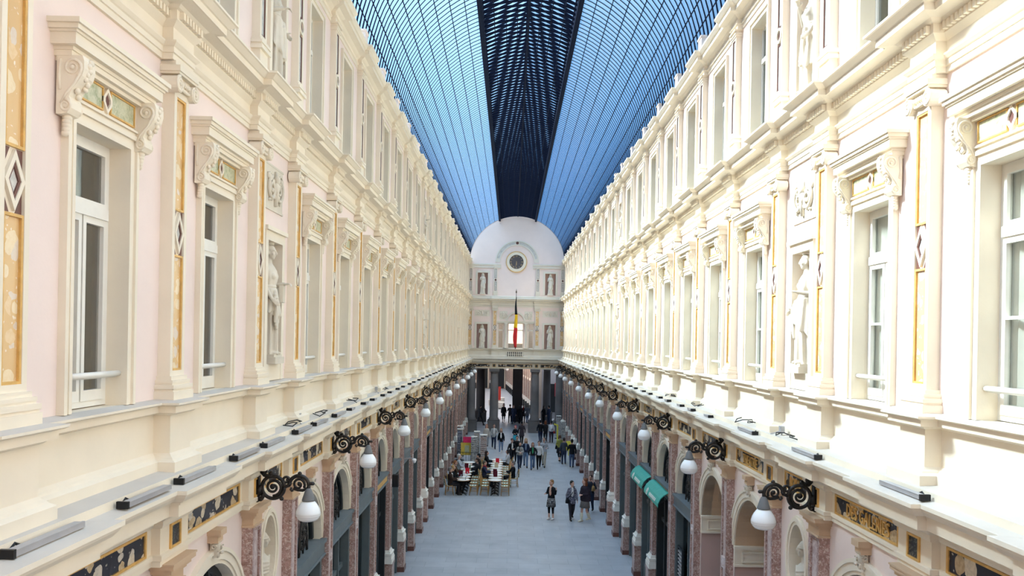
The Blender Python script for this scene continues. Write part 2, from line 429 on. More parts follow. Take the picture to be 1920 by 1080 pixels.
def trim(side,parts,label,w,b,skip=None):
    global tn; tn+=1
    r=thing('trim_%d'%tn,label+' along the '+WALLN[side],'cornice' if 'cornice' in label else 'moulding',kind='structure')
    s0,s1=span(side)
    for nm,prof,mat in parts:
        g=MB(lambda s,d,z: W(side,s,d,z)); extrude(g,prof,brk(cents(side) if w>.01 else [],w,b,s0,s1)); g.build(nm,mat,r)
    return r
TR={}
for sd in 'LRE':
    st=M['cream'] if sd!='E' else M['endstone']
    TR[sd,'low']=trim(sd,[('cornice',LOW,st),('ledge_top',LOWTOP,M['ledge'])],'deep cream cornice with marble frieze above the shops',.30,.09)
    TR[sd,'ped']=trim(sd,[('riser',RISER,st),('ledge_shelf',SHELF,M['ledge'])],'low stone step on top of the shop cornice',.0001,.0)
    TR[sd,'sill']=trim(sd,[('pedestal_band',PED,st),('sill_top',PEDTOP,M['ledge'])],'cream pedestal course under the tall windows',.25,.17)
    TR[sd,'up']=trim(sd,[('cornice',UP,st)],'dentilled cream cornice above the tall windows',.23,.11)
    TR[sd,'ped2']=trim(sd,[('pedestal_band',PED2,st)],'plain plinth course under the upper windows',.22,.10)
    if sd!='E': TR[sd,'top']=trim(sd,[('cornice',TOPC,st)],'slim cream cornice under the glass roof',.20,.09)
# dentils
for sd in 'LRE':
    g=MB(lambda s,d,z: W(sd,s,d,z)); s0,s1=span(sd)
    s=max(s0,3.0)
    while s<s1-.1:
        o=.11 if any(abs(s+.02-c)<.28 for c in cents(sd)) else 0
        g.box(s,s+.045,o+.085,o+.135,10.775,10.85); s+=.075
    g.build('dentil_course',M['cream'] if sd!='E' else M['endstone'],TR[sd,'up'])
# frieze panels of the shop cornice
def frieze(side,i,c,w):
    hw=w/2-.52
    d0=.045
    p=empty('frieze_panel',W(side,c,0,0),ROT[side]); p.parent=TR[side,'low']
    g=MB(); g.box(-hw,hw,d0,d0+.008,5.40,5.62); g.build('marble_inlay',M['brec'],p)
    f=MB()
    for x0,x1,z0,z1 in ((-hw-.035,hw+.035,5.615,5.64),(-hw-.035,hw+.035,5.38,5.405),(-hw-.035,-hw,5.405,5.615),(hw,hw+.035,5.405,5.615)): f.box(x0,x1,d0,d0+.022,z0,z1)
    f.build('ochre_frame',M['gold'],p)
def frieze_small(side,s):
    p=empty('pier_panel',W(side,s,0,0),ROT[side]); p.parent=TR[side,'low']
    g=MB(); d0=.135
    g.box(-.10,.10,d0,d0+.006,5.40,5.62); g.build('marble_inlay',M['blackstone'],p)
    f=MB()
    for x0,x1,z0,z1 in ((-.13,.13,5.615,5.64),(-.13,.13,5.38,5.405),(-.13,-.10,5.405,5.615),(.10,.13,5.405,5.615)): f.box(x0,x1,d0,d0+.02,z0,z1)
    f.build('ochre_frame',M['gold'],p)
for sd in 'LR':
    for i,c,w in bays(): frieze(sd,i,c,w)
    for s in PS: frieze_small(sd,s)
frieze('E',0,0,4.0); frieze('E',0,-2.9,2.9); frieze('E',0,2.9,2.9)
for s in ENDP: frieze_small('E',s)
# gilt lettering on the sunlit wall
def letters(txt,side,c,w,h,z,d):
    cu=bpy.data.curves.new('letters','FONT'); cu.body=txt; cu.size=1; cu.extrude=.02; cu.align_x='CENTER'; cu.resolution_u=2
    o=bpy.data.objects.new('tmp',cu); COL.objects.link(o)
    dg=bpy.context.evaluated_depsgraph_get(); dg.update()
    me=bpy.data.meshes.new_from_object(o.evaluated_get(dg)); bpy.data.objects.remove(o); bpy.data.curves.remove(cu)
    xs=[v.co.x for v in me.vertices]; ys=[v.co.y for v in me.vertices]
    sx=w/(max(xs)-min(xs)); sy=h/(max(ys)-min(ys)); cx=(max(xs)+min(xs))/2; y0=min(ys)
    for v in me.vertices:
        x,y,zz=v.co; v.co=(-(x-cx)*sx,d+.008+zz*.4,z+(y-y0)*sy)
    me.materials.clear(); me.materials.append(M['gold'])
    o=link('gilt_letters',me,TR[side,'low']); o.location=W(side,c,0,0); o.rotation_euler=(0,0,ROT[side])
bl=bays()
letters('DES GALERIES','R',bl[1][1]-.08,1.15,.165,5.425,.055)
letters('ROYAL','R',bl[2][1],.50,.15,5.43,.055)
letters('THEATRE','R',bl[3][1],.85,.16,5.425,.055)
# ------------------------------------------------------------------ pilasters
def copyset(proto,sites,labeler):
    for k,(side,s) in enumerate(sites):
        o=proto if k==0 else copy_tree(proto)
        place(o,side,s,o.location.z if k==0 else proto.location.z)
        labeler(o,side,s,k)
def frame4(g,hx,z0,z1,t,d0,d1,mi=0):
    g.box(-hx,-hx+t,d0,d1,z0,z1,mi); g.box(hx-t,hx,d0,d1,z0,z1,mi)
    g.box(-hx+t,hx-t,d0,d1,z0,z0+t,mi); g.box(-hx+t,hx-t,d0,d1,z1-t,z1,mi)
def spiral(cx,cz,r0,r1,a0,turns,n=22):
    return [(cx+(r0+(r1-r0)*i/n)*math.cos(a0+turns*2*PI*i/n),cz+(r0+(r1-r0)*i/n)*math.sin(a0+turns*2*PI*i/n)) for i in range(n+1)]
def mid_pilaster(stone,panel,lite=False):
    Z=6.905
    r=thing('pilaster','x','pilaster',(0,0,Z))
    g=MB()
    for a,b,dd in ((0,.10,.205),(.10,.125,.19),(.125,.165,.20),(.165,.185,.175),(.185,.215,.18),(.215,.255,.155)):
        hx=.175+(dd-.13); g.box(-hx,hx,0,dd,a,b)
    g.build('base',stone,r)
    g=MB(); zt=10.10-Z; g.box(-.175,.175,0,.095,.25,zt)
    frame4(g,.175,.25,zt,.06,.095,.13); g.build('shaft',stone,r)
    z0=.25+.06; z1=zt-.06; zm=8.645-Z; hx=.115
    for za,zb in ((z0,zm-.23),(zm+.23,z1)):
        q=MB(); q.box(-hx,hx,.095,.103,za,zb); po=q.build('marble_panel',panel,r)
        f=MB(); frame4(f,hx,za,zb,.022,.103,.124); f.build('gilt_edge',M['gold'],po)
    q=MB(); q.box(-hx,hx,.095,.106,zm-.23,zm+.23); q.build('lozenge_field',stone,r)
    def loz(h,w): return [(0,zm-h),(w,zm),(0,zm+h),(-w,zm)]
    q=MB(); q.strip(loz(.215,.115),loz(.145,.074),.106,.132,closed=True); lo=q.build('lozenge',stone,r)
    q=MB(); q.strip(loz(.145,.074),loz(.10,.052),.106,.124,closed=True); q.build('copper_edge',M['darkred'],lo)
    q=MB(); q.prism(loz(.10,.052),.10,.112); q.build('lozenge_inlay',M['greymar'],lo)
    for sg in (-1,1):
        for sx in (-1,1):
            q=MB(); q.prism([(sx*.11,zm+sg*.225),(sx*.11,zm+sg*.07),(sx*.035,zm+sg*.225)],.10,.109); q.build('corner_inlay',M['darkred'],lo)
    # ionic capital
    c=empty('capital'); c.parent=r
    g=MB(); g.box(-.24,.24,0,.21,10.27-Z,10.33-Z); g.box(-.21,.21,0,.15,10.33-Z,10.385-Z); g.box(-.225,.225,0,.195,10.245-Z,10.27-Z)
    g.box(-.175,.175,0,.14,10.10-Z,10.25-Z)
    for k in range(7):
        x=-.12+.04*k; g.ell((x,.155,10.19-Z),(.018,.02,.032),n=8,m=6)
    g.tube([(-.16,.15,10.13-Z),(0,.165,10.11-Z),(.16,.15,10.13-Z)],.018,6)
    g.build('abacus',stone,c)
    for sg in (-1,1):
        v=MB()
        cx,cz=sg*.195,10.145-Z
        v.prism(arc(cx,cz,.085,0,2*PI,18)[:-1],.02,.19,smooth=False)
        sp=spiral(cx,cz,.082,.012,PI/2,-sg*2.2,34)
        v.tube([(x,.19,z) for x,z in sp],[.016-.009*i/34 for i in range(35)],6)
        v.ell((cx,.195,cz),(.018,.018,.018),n=8,m=6)
        v.build('volute',stone,c)
    return r
def top_pilaster(stone,panel,med):
    Z=11.30
    r=thing('upper_pilaster','x','pilaster',(0,0,Z))
    g=MB()
    for a,b,dd in ((0,.21,.125),(.21,.26,.165),(.26,.29,.145),(.29,.33,.16),(.33,.37,.13)):
        hx=.15+(dd-.11); g.box(-hx,hx,0,dd,a,b)
    g.build('base',stone,r)
    g=MB(); zt=13.60-Z; g.box(-.15,.15,0,.085,.36,zt); frame4(g,.15,.36,zt,.065,.085,.115); g.build('shaft',stone,r)
    zm=12.62-Z; hx=.085
    for za,zb in ((.425,zm-.14),(zm+.14,zt-.065)):
        q=MB(); q.box(-hx,hx,.085,.095,za,zb); po=q.build('marble_panel',panel,r)
        f=MB(); frame4(f,hx,za,zb,.02,.095,.108); f.build('dark_edge',M['darkred'],po)
    q=MB(); q.strip(arc(0,zm,.125,0,2*PI,24)[:-1],arc(0,zm,.085,0,2*PI,24)[:-1],.085,.13,closed=True); ring=q.build('roundel_ring',stone,r)
    q=MB(); q.prism(arc(0,zm,.085,0,2*PI,24)[:-1],.085,.10); q.build('roundel_inlay',med,ring)
    g=MB()
    for a,b,dd in ((0,.04,.13),(.04,.07,.145),(.07,.11,.125),(.11,.14,.16)):
        hx=.15+(dd-.11); g.box(-hx,hx,0,dd,zt+a-.03,zt+b-.03)
    g.build('capital',stone,r); return r
def low_pilaster():
    r=thing('ground_pilaster','x','pilaster',(0,0,0))
    g=MB(); g.box(-.25,.25,0,.27,0,.16); g.build('plinth_foot',M['darkred'],r)
    g=MB(); g.box(-.235,.235,0,.25,.16,.93); g.box(-.25,.25,0,.265,.93,1.0); g.build('plinth',M['red'],r)
    g=MB()
    for a,b,dd in ((1.0,1.14,.25),(1.14,1.19,.235),(1.19,1.24,.22),(1.24,1.30,.235),(1.30,1.34,.19),(1.34,1.38,.17)):
        hx=.19+(dd-.15); g.box(-hx,hx,0,dd,a,b)
    g.build('base',M['white'],r)
    g=MB(); g.box(-.19,.19,0,.11,1.38,5.0); frame4(g,.19,1.38,5.0,.065,.11,.15); g.build('shaft',M['red'],r)
    for za,zb in ((1.47,3.2),(3.42,4.90)):
        g=MB(); g.box(-.115,.115,.11,.122,za,zb); p=g.build('shaft_panel',M['redpanel'],r)
    g=MB(); g.box(-.125,.125,.11,.15,3.2,3.42); g.ell((0,.15,3.31),(.06,.025,.06)); g.build('shaft_boss',M['redpanel'],r)
    g=MB()
    for a,b,dd in ((4.98,5.01,.175),(5.01,5.11,.155),(5.11,5.15,.18),(5.15,5.20,.215),(5.20,5.245,.25),(5.245,5.265,.26)):
        hx=.19+(dd-.15); g.box(-hx,hx,0,dd,a,b)
    g.build('capital',M['tan'],r); return r
def plabel(fmt,group):
    cnt={}
    def f(o,side,s,k):
        cnt[side]=cnt.get(side,0)+1
        tag(o,fmt%(WALLN[side],ORD[cnt[side]-1]),'pilaster',group)
    return f
sites=[(sd,s) for sd in 'LR' for s in PS]
copyset(mid_pilaster(M['cream'],M['brecgold']),[q for q in sites if q!=('R',PS[0])],plabel('tall ionic gold panelled pilaster on the %s, %s from the near end','ionic pilasters between the tall windows'))
copyset(top_pilaster(M['cream'],M['greymar'],M['darkred']),[q for q in sites if q[1]>PS[1]],plabel('top storey pilaster with dark inlay on the %s, %s from the near end','top storey pilasters'))
copyset(low_pilaster(),[q for q in sites if q[1]>PS[0]],plabel('red marble shop pilaster on white base along the %s, %s from the near end','red marble pilasters between the shops'))
ES=[('E',x) for x in (-1.76,1.76,-3.82,3.82)]
EN=['left of the tripartite window','right of the tripartite window','in the left corner','in the right corner']
def elab(fmt,grp):
    return lambda o,side,s,k: tag(o,fmt+EN[k].replace('tripartite window','flagpole'),'pilaster',grp)
copyset(mid_pilaster(M['endstone'],M['brecgold']),ES,elab('pale end wall pilaster with gold marble panel ','end wall pilasters'))
copyset(top_pilaster(M['endstone'],M['greymar'],M['darkred']),ES,elab('pale upper end wall pilaster with grey marble and roundel ','upper end wall pilasters'))
# ------------------------------------------------------------------ tall windows (middle storey)
WN=[0]
def console(st):
    g=MB(); pts=[]
    # side profile in (d,z), extruded across x
    out=[(0,.0),(.20,.0),(.215,-.04),(.215,-.10),(.20,-.16),(.165,-.21),(.125,-.26),(.10,-.32),(.115,-.36),(.115,-.41),(.085,-.45),(.04,-.46),(0,-.46)]
    n=len(out)
    hx=.085
    vs=[(-hx,d,z) for d,z in out]+[(hx,d,z) for d,z in out]
    g.add(vs,[tuple(range(n)),tuple(range(2*n-1,n-1,-1))]); g.add(vs,[(i,(i+1)%n,n+(i+1)%n,n+i) for i in range(n)],0,False)
    for sg in (-1,1):
        x=sg*hx
        sp=spiral(.125,-.095,.075,.012,-PI/3,1.9,26); g.tube([(x,d,z) for d,z in sp],[.014-.007*i/26 for i in range(27)],6)
        sp=spiral(.07,-.395,.05,.01,PI/2,-1.6,20); g.tube([(x,d,z) for d,z in sp],[.012-.005*i/20 for i in range(21)],6)
        g.tube([(x,.19,-.13),(x,.14,-.22),(x,.075,-.30),(x,.035,-.38)],.011,6)
        g.ell((x,.125,-.095),(.016,.02,.02),n=8,m=6)
        g.tube([(x,.03,-.03),(x,.02,-.18),(x,.03,-.27)],.012,6)
    rnd=random.Random(3)
    for k in range(9):
        t=k/8; d=.215-.10*t*t; z=-.03-.27*t
        g.ell((rnd.uniform(-.045,.045),d,z),(.03,.022,.026),n=7,m=5)
    # leaf drop
    for k in range(5):
        g.ell((0,.045-.004*k,-.47-.03*k),(.045-.007*k,.035,.03),n=8,m=5)
    return g
def tall_window(side):
    sn=M['cream']
    r=thing('window_0','x','window',kind='structure')
    g=MB()
    hw,ho=.465,.605; z0,z1,z2=6.925,9.30,9.44
    for a,b,dd in ((.465,.51,.05),(.51,.56,.04),(.56,.605,.065)):
        ia=[(-a,z0),(-a,z1+(a-.465)),(a,z1+(a-.465)),(a,z0)]; oa=[(-b,z0),(-b,z1+(b-.465)),(b,z1+(b-.465)),(b,z0)]
        g.strip(oa,ia,0,dd)
    g.build('surround',sn,r)
    g=MB(); g.box(-.60,.60,0,.05,9.44,9.49); g.box(-.62,.62,0,.075,9.465,9.485)
    g.box(-.56,.56,0,.04,9.49,9.76)
    g.box(-.72,.72,0,.14,9.755,9.80); g.box(-.70,.70,0,.10,9.72,9.76)
    for a,b,dd in ((9.80,9.83,.155),(9.83,9.92,.20),(9.92,9.94,.215),(9.94,9.98,.235),(9.98,10.02,.255)):
        g.box(-.575-dd,.575+dd,0,dd,a,b)
    g.build('hood',sn,r)
    p=MB()
    p.box(-.50,-.075,.04,.048,9.525,9.70); p.box(.075,.50,.04,.048,9.525,9.70); po=p.build('marble_inlay',M['green'],r)
    f=MB()
    for sg in (-1,1):
        xs=sorted((sg*.075,sg*.50))
        for a,b,c_,d_ in ((xs[0],xs[1],9.70,9.715),(xs[0],xs[1],9.51,9.525),(xs[0]-.012,xs[0],9.51,9.715),(xs[1],xs[1]+.012,9.51,9.715)): f.box(a,b,.04,.06,c_,d_)
    f.build('gilt_edge',M['gold'],po)
    def hx(w,h): return [(0,9.6125-h),(w,9.6125-h*.2),(w,9.6125+h*.2),(0,9.6125+h),(-w,9.6125+h*.2),(-w,9.6125-h*.2)]
    f=MB(); f.strip(hx(.075,.115),hx(.045,.075),.04,.066,closed=True); f.build('lozenge_frame',sn,po)
    f=MB(); f.prism(hx(.045,.075),.04,.05); f.build('lozenge_inlay',M['darkred'],po)
    cg=console(sn).mesh('console',sn)
    for sg in (-1,1):
        c=link('console',cg,r); c.location=(sg*.63,0.02,9.76)
    # joinery
    d0=-.20; d1=-.15
    g=MB(); frame4(g,.465,6.93,9.30,.055,d0,d1)
    g.box(-.41,.41,d0,d1+.03,8.62,8.72); g.build('sash_frame',M['joinery'],r)
    for sg in (-1,1):
        c=MB(); x0,x1=sorted((sg*.012,sg*.41))
        c.box(x0,x0+.05,d0+.01,d1+.012,6.985,8.62); c.box(x1-.05,x1,d0+.01,d1+.012,6.985,8.62); c.box(x0+.05,x1-.05,d0+.01,d1+.012,6.985,7.08); c.box(x0+.05,x1-.05,d0+.01,d1+.012,8.56,8.62)
        if side=='R': c.box(x0+.05,x1-.05,d0+.01,d1+.012,7.86,7.89)
        co=c.build('casement',M['joinery'],r)
        q=MB(); q.box(x0+.05,x1-.05,d0+.02,d0+.026,7.08,8.56); q.build('pane',M['glass'],co)
    c=MB(); frame4(c,.41,8.72,9.245,.045,d0+.01,d1+.012); co=c.build('transom_light',M['joinery'],r)
    q=MB(); q.box(-.365,.365,d0+.02,d0+.026,8.765,9.20); q.build('pane',M['glass'],co)
    g=MB(); g.tube([(-.46,-.03,7.22),(.46,-.03,7.22)],.027,10); g.tube([(-.46,-.055,7.20),(.46,-.055,7.20)],.015,6); g.build('guard_rail',M['joinery'],r)
    if side=='R':
        g=MB(); n=40
        for za,zb in ((6.98,9.26),):
            vs=[];fs=[]
            for k in range(n+1):
                x=-.44+.88*k/n; y=-.25+.03*math.sin(k*1.55)+.012*math.sin(k*3.7)
                vs+=[(x,y,za),(x,y,zb)]
            for k in range(n): fs.append((2*k,2*k+2,2*k+3,2*k+1))
            g.add(vs,fs,0,True)
        g.build('net_curtain',M['curtain'],r)
    return r
def top_window():
    sn=M['cream']; r=thing('window_0','x','window',kind='structure')
    g=MB(); z0,z1=11.2,13.42
    for a,b,dd in ((.42,.47,.04),(.47,.51,.03),(.51,.555,.055)):
        ia=[(-a,z0),(-a,z1+(a-.42)),(a,z1+(a-.42)),(a,z0)]; oa=[(-b,z0),(-b,z1+(b-.42)),(b,z1+(b-.42)),(b,z0)]
        g.strip(oa,ia,0,dd)
    g.build('surround',sn,r)
    d0,d1=-.20,-.15
    g=MB(); frame4(g,.42,11.2,13.42,.05,d0,d1); g.box(-.37,.37,d0,d1+.02,12.75,12.83); g.box(-.03,.03,d0,d1+.015,11.25,12.75); g.build('sash_frame',M['joinery'],r)
    q=MB(); q.box(-.37,-.03,d0+.02,d0+.026,11.25,12.75); q.box(.03,.37,d0+.02,d0+.026,11.25,12.75); q.box(-.37,.37,d0+.02,d0+.026,12.83,13.37); q.build('pane',M['glass'],r)
    return r
def win_sites(side): return [(side,c) for i,c,w in bays() if i not in NICHE]
def wlab(fmt,cat='window',grp=None):
    cnt={}
    def f(o,side,s,k):
        cnt[side]=cnt.get(side,0)+1; WN[0]+=1; o.name='window_%d'%WN[0]
        tag(o,fmt%(WALLN[side],ORD[cnt[side]-1]),cat,grp,'structure')
    return f
for sd in 'LR':
    copyset(tall_window(sd),win_sites(sd),wlab('tall hooded window'+(' with net curtains' if sd=='R' else '')+' on the %s, %s from the near end','window','tall hooded windows'))
copyset(top_window(),win_sites('L')[1:]+win_sites('R')[1:],wlab('plain framed top storey window on the %s, %s from the near end','window','top storey windows'))
# ------------------------------------------------------------------ archivolts, shop fronts, passages
def spiral_yz(x): return [(x,.07+(.035-.025*i/14)*math.cos(i*.6),5.03+(.035-.025*i/14)*math.sin(i*.6)) for i in range(15)]
def keystone(r):
    g=MB(); g.box(-.10,.10,0,.17,5.17,5.245); g.box(-.085,.085,0,.13,5.08,5.17); g.build('keystone_block',M['tan'],r)
    g=MB(); g.ell((0,.085,5.02),(.05,.055,.075)); g.box(-.045,.045,.02,.10,4.90,5.08); g.ell((0,.135,5.01),(.014,.02,.026),n=8,m=6); g.ell((0,.10,4.93),(.04,.03,.045),n=8,m=6)
    for sg in (-1,1): g.tube(spiral_yz(sg*.055),.014,5)
    g.ell((0,.135,5.01),(.014,.02,.026),n=8,m=6); g.ell((0,.15,4.955),(.03,.025,.02),n=8,m=6); g.ell((-.025,.155,5.04),(.012,.012,.01),n=6,m=4); g.ell((.025,.155,5.04),(.012,.012,.01),n=6,m=4)
    for k in range(5): g.ell((-.06+.03*k,.10,5.09),(.025,.035,.03),n=8,m=5)
    g.build('mask',M['statue'],r)
def archivolt(r):
    g=MB(); n=28
    for ra,rb,dd in ((RI,RI+.05,.03),(RI+.05,RI+.15,.05),(RI+.15,RI+.20,.07)):
        lim=min(1.0,(1.14)/rb); a=math.acos(lim)
        g.strip(arc(0,ARC_Z,rb,PI-a,a,n),arc(0,ARC_Z,ra,PI-a if ra>1.14 else PI,a if ra>1.14 else 0,n),0,dd)
    g.build('archivolt',M['cream'],r)
def grille():
    g=MB()
    def hem(w,h,n=18): return [(w*math.cos(PI-PI*i/n),h*math.sin(PI*i/n)) for i in range(n+1)]
    for w,h in ((.30,.66),(.25,.58)): g.tube([(x,-.05,3.70+z) for x,z in hem(w,h)],.016,6)
    for sg in (-1,1):
        for cx,cz,r0 in ((.10,.14,.09),(.13,.32,.08),(.07,.47,.06)):
            g.tube([(sg*x,-.05,3.70+z) for x,z in spiral(cx,cz,r0,.015,0,1.7,20)],.012,5)
    g.tube([(0,-.05,3.7),(0,-.05,4.36)],.014,6)
    g.ell((0,-.05,4.38),(.03,.03,.05),n=8,m=6); g.ell((0,-.05,3.98),(.04,.03,.06),n=8,m=6)
    for k in range(9): 
        a=PI*(k+.5)/9; g.ell((.275*math.cos(a),-.05,3.70+.62*math.sin(a)),(.025,.02,.03),n=6,m=4)
    return g
def shop_front(var):
    r=thing('arched_shop','x','shop')
    archivolt(r); keystone(r)
    # fanlight
    f=MB(); n=24
    f.strip(arc(0,ARC_Z,RI,PI,0,n),arc(0,ARC_Z,RI-.10,PI,0,n),-.20,-.12)
    for x in (-.34,.34):
        h=math.sqrt((RI-.08)**2-x*x); f.box(x-.03,x+.03,-.19,-.13,ARC_Z,ARC_Z+h)
    fo=f.build('fanlight_frame',M['shopdark'],r)
    q=MB(); pa=arc(0,ARC_Z,RI-.09,PI,0,n); q.prism(pa,-.165,-.158); q.build('fanlight_glass',M['shopglass'],fo)
    link('scroll_grille',GR,r)
    g=MB(); g.box(-1.15,1.15,-.22,.075,3.42,3.64); g.box(-1.16,1.16,-.22,.12,3.64,3.70); g.box(-1.15,1.15,-.2,.10,3.38,3.42); g.build('fascia',M['fascia'],r)
    if var==1:
        g=MB(); g.box(-.95,.95,.075,.082,3.455,3.61); g.build('ochre_sign_panel',M['gold'],r)
    g=MB()
    for x in (-1.0,1.0): g.box(x-.07,x+.07,-.22,.04,0,3.42)
    g.box(-.93,.93,-.20,-.08,3.28,3.40)
    if var!=2:
        for x in (-.36,.36): g.box(x-.045,x+.045,-.20,-.05,0.0,3.32)
        g.box(-.93,.93,-.18,-.08,2.45,2.55)
    else: g.box(-.04,.04,-.20,-.06,.6,3.32)
    g.build('shop_window_frame',M['shopframe'] if var!=1 else M['shopdark'],r)
    g=MB(); 
    for x0,x1 in ((-.93,-.40),(.40,.93)) if var!=2 else ((-.93,.93),): g.box(x0,x1,-.20,-.02,0,.62)
    g.build('stall_riser',M['shopframe'],r)
    q=MB(); q.box(-.93,.93,-.15,-.142,.62 if var==2 else 0.06,3.3); q.build('shop_window_glass',M['shopglass'],r)
    # displays behind the glass
    g=MB(); rr=random.Random(var)
    for z in (.75,1.35,1.95): g.box(-.9,.9,-.62,-.30,z,z+.03)
    g.build('display_shelves',M['tan'],r)
    g=MB()
    for z in (.78,1.38,1.98):
        for k in range(6):
            x=-.78+.3*k+rr.uniform(-.05,.05); h=rr.uniform(.15,.38); g.box(x-.08,x+.08,-.5,-.38,z,z+h,rr.randrange(3))
    g.build('display_boxes',[M['cards'],M['darkred'],M['tan']],r)['kind']='stuff'
    return r
GR=grille().mesh('scroll_grille',M['iron'])
def archway():
    r=thing('passage_arch','x','archway',kind='structure')
    archivolt(r); keystone(r)
    D=2.15; n=20
    g=MB(); pa=arc(0,ARC_Z,RI,PI,0,n)
    for k in range(n):
        (x0,z0),(x1,z1)=pa[k],pa[k+1]
        g.add([(x0,0,z0),(x1,0,z1),(x1,-D,z1),(x0,-D,z0)],[(0,1,2,3)],0,True)
    g.build('barrel_vault',M['tan'],r)
    for ja,(a0,a1) in enumerate(((.10,.27),(.36,.53),(.62,.79))):
        for dd in ((-.35,-.95),(-1.15,-1.8)):
            for sg in (0,1):
                b0,b1=(PI*a0*.98+.0,PI*a1*.98) 
                if sg: b0,b1=PI-b1,PI-b0
                if sg and ja==1: continue
                c=MB(); m=6
                for rr,wd in ((RI-.035,0),(RI-.015,.07)):
                    e0,e1=b0+wd/RI,b1-wd/RI; y0,y1=dd[0]-wd,dd[1]+wd
                    ou=arc(0,ARC_Z,rr,e0,e1,m); i2=arc(0,ARC_Z,rr,e0+.06,e1-.06,m)
                    # raised rim
                    for k in range(m):
                        for ya,yb in ((y0,y0-.06),(y1+.06,y1)):
                            c.quad((ou[k][0],ya,ou[k][1]),(ou[k+1][0],ya,ou[k+1][1]),(ou[k+1][0],yb,ou[k+1][1]),(ou[k][0],yb,ou[k][1]))
                    for q0,q1 in ((ou[0],i2[0]),(i2[-1],ou[-1])):
                        c.quad((q0[0],y0,q0[1]),(q1[0],y0,q1[1]),(q1[0],y1,q1[1]),(q0[0],y1,q0[1]))
                ao=arc(0,ARC_Z,RI-.035,b0,b1,m); ai=arc(0,ARC_Z,RI,b0,b1,m)
                for k in range(m):
                    for y in dd: c.quad((ao[k][0],y,ao[k][1]),(ao[k+1][0],y,ao[k+1][1]),(ai[k+1][0],y,ai[k+1][1]),(ai[k][0],y,ai[k][1]))
                c.build('coffer',M['oldpink'] if False else M['tan'],r)
    for sg in (-1,1):
        im=MB(); x0,x1=sorted((sg*(RI-.06),sg*(RI+.02)))
        im.box(x0,x1,-D,.02,3.36,3.66); x0,x1=sorted((sg*(RI-.09),sg*(RI+.02))); im.box(x0,x1,-D,.03,3.66,3.72); im.box(x0,x1,-D,.025,3.33,3.37)
        x0,x1=sorted((sg*(RI-.085),sg*RI)); frame=[(-.12,-D+.2)]
        for za,zb,ya,yb in ((3.41,3.43,-1.9,-.12),(3.59,3.61,-1.9,-.12),(3.43,3.59,-.14,-.12),(3.43,3.59,-1.9,-1.88)): im.box(x0,x1,ya,yb,za,zb)
        im.build('impost_band',M['cream'],r)
        w=MB(); x0,x1=sorted((sg*(RI-.02),sg*(RI+.02))); w.box(x0,x1,-D,0,0,3.36); w.build('jamb_wall',M['oldpink'],r)
    b=MB(); pa=arc(0,ARC_Z,RI,PI,0,n); b.prism([(-RI,0)]+pa+[(RI,0)],-D-.05,-D); b.build('inner_wall',M['oldpink'],r)
    b=MB(); b.box(-.55,.55,-D,-D+.06,0,2.6); b.build('inner_door',M['shopdark'],r)
    return r
protos={}
fc={'L':0,'R':0}; pc=0
PLAB={1:'coffered passage arch under the frieze lettering beginning DES, on the sunlit wall',3:'coffered passage arch just past the nearest bust niche on the sunlit wall',4:'coffered passage arch next to the shuttered shop door on the sunlit wall'}
for sd in 'LR':
    for i,c,w in bays():
        if i in NICHE or i==0: continue
        if i in PASS[sd]:
            o=copy_tree(protos['arch']) if 'arch' in protos else archway(); protos.setdefault('arch',o)
            place(o,sd,c); tag(o,PLAB[i],'archway','coffered passage arches'); continue
        v=(1 if i%5 in (1,) else 2 if i%3==2 else 0)
        o=copy_tree(protos[v]) if v in protos else shop_front(v); protos.setdefault(v,o)
        place(o,sd,c); fc[sd]+=1
        tag(o,'arched shop with %s on the %s, %s from the near end'%(('slate fascia','ochre sign panel','single wide pane')[v],WALLN[sd],ORD[fc[sd]-1]),'shop','arched shops')
# louvred shutters beside the nearest shop door on the sunlit side
for k,x in enumerate((-.66,.66)):
    t=thing('louvred_shutter','dark louvred shutter '+('nearer to' if k==0 else 'farther from')+' the passage arches, in the nearest sunlit shop','shutter',W('R',bl[5][1],0,0),ROT['R'],'louvred shutters')
    g=MB(); frame4(g,.27,.55,2.4,.05,-.05,0.0); o=g.build('frame',M['shopdark'],t); o.location=(x,0,0)
    g=MB()
    for q in range(18): g.box(-.22,.22,-.045,-.005,.62+.096*q,.66+.096*q)
    o=g.build('louvres',M['aluminium'],t); o.location=(x,0,0)
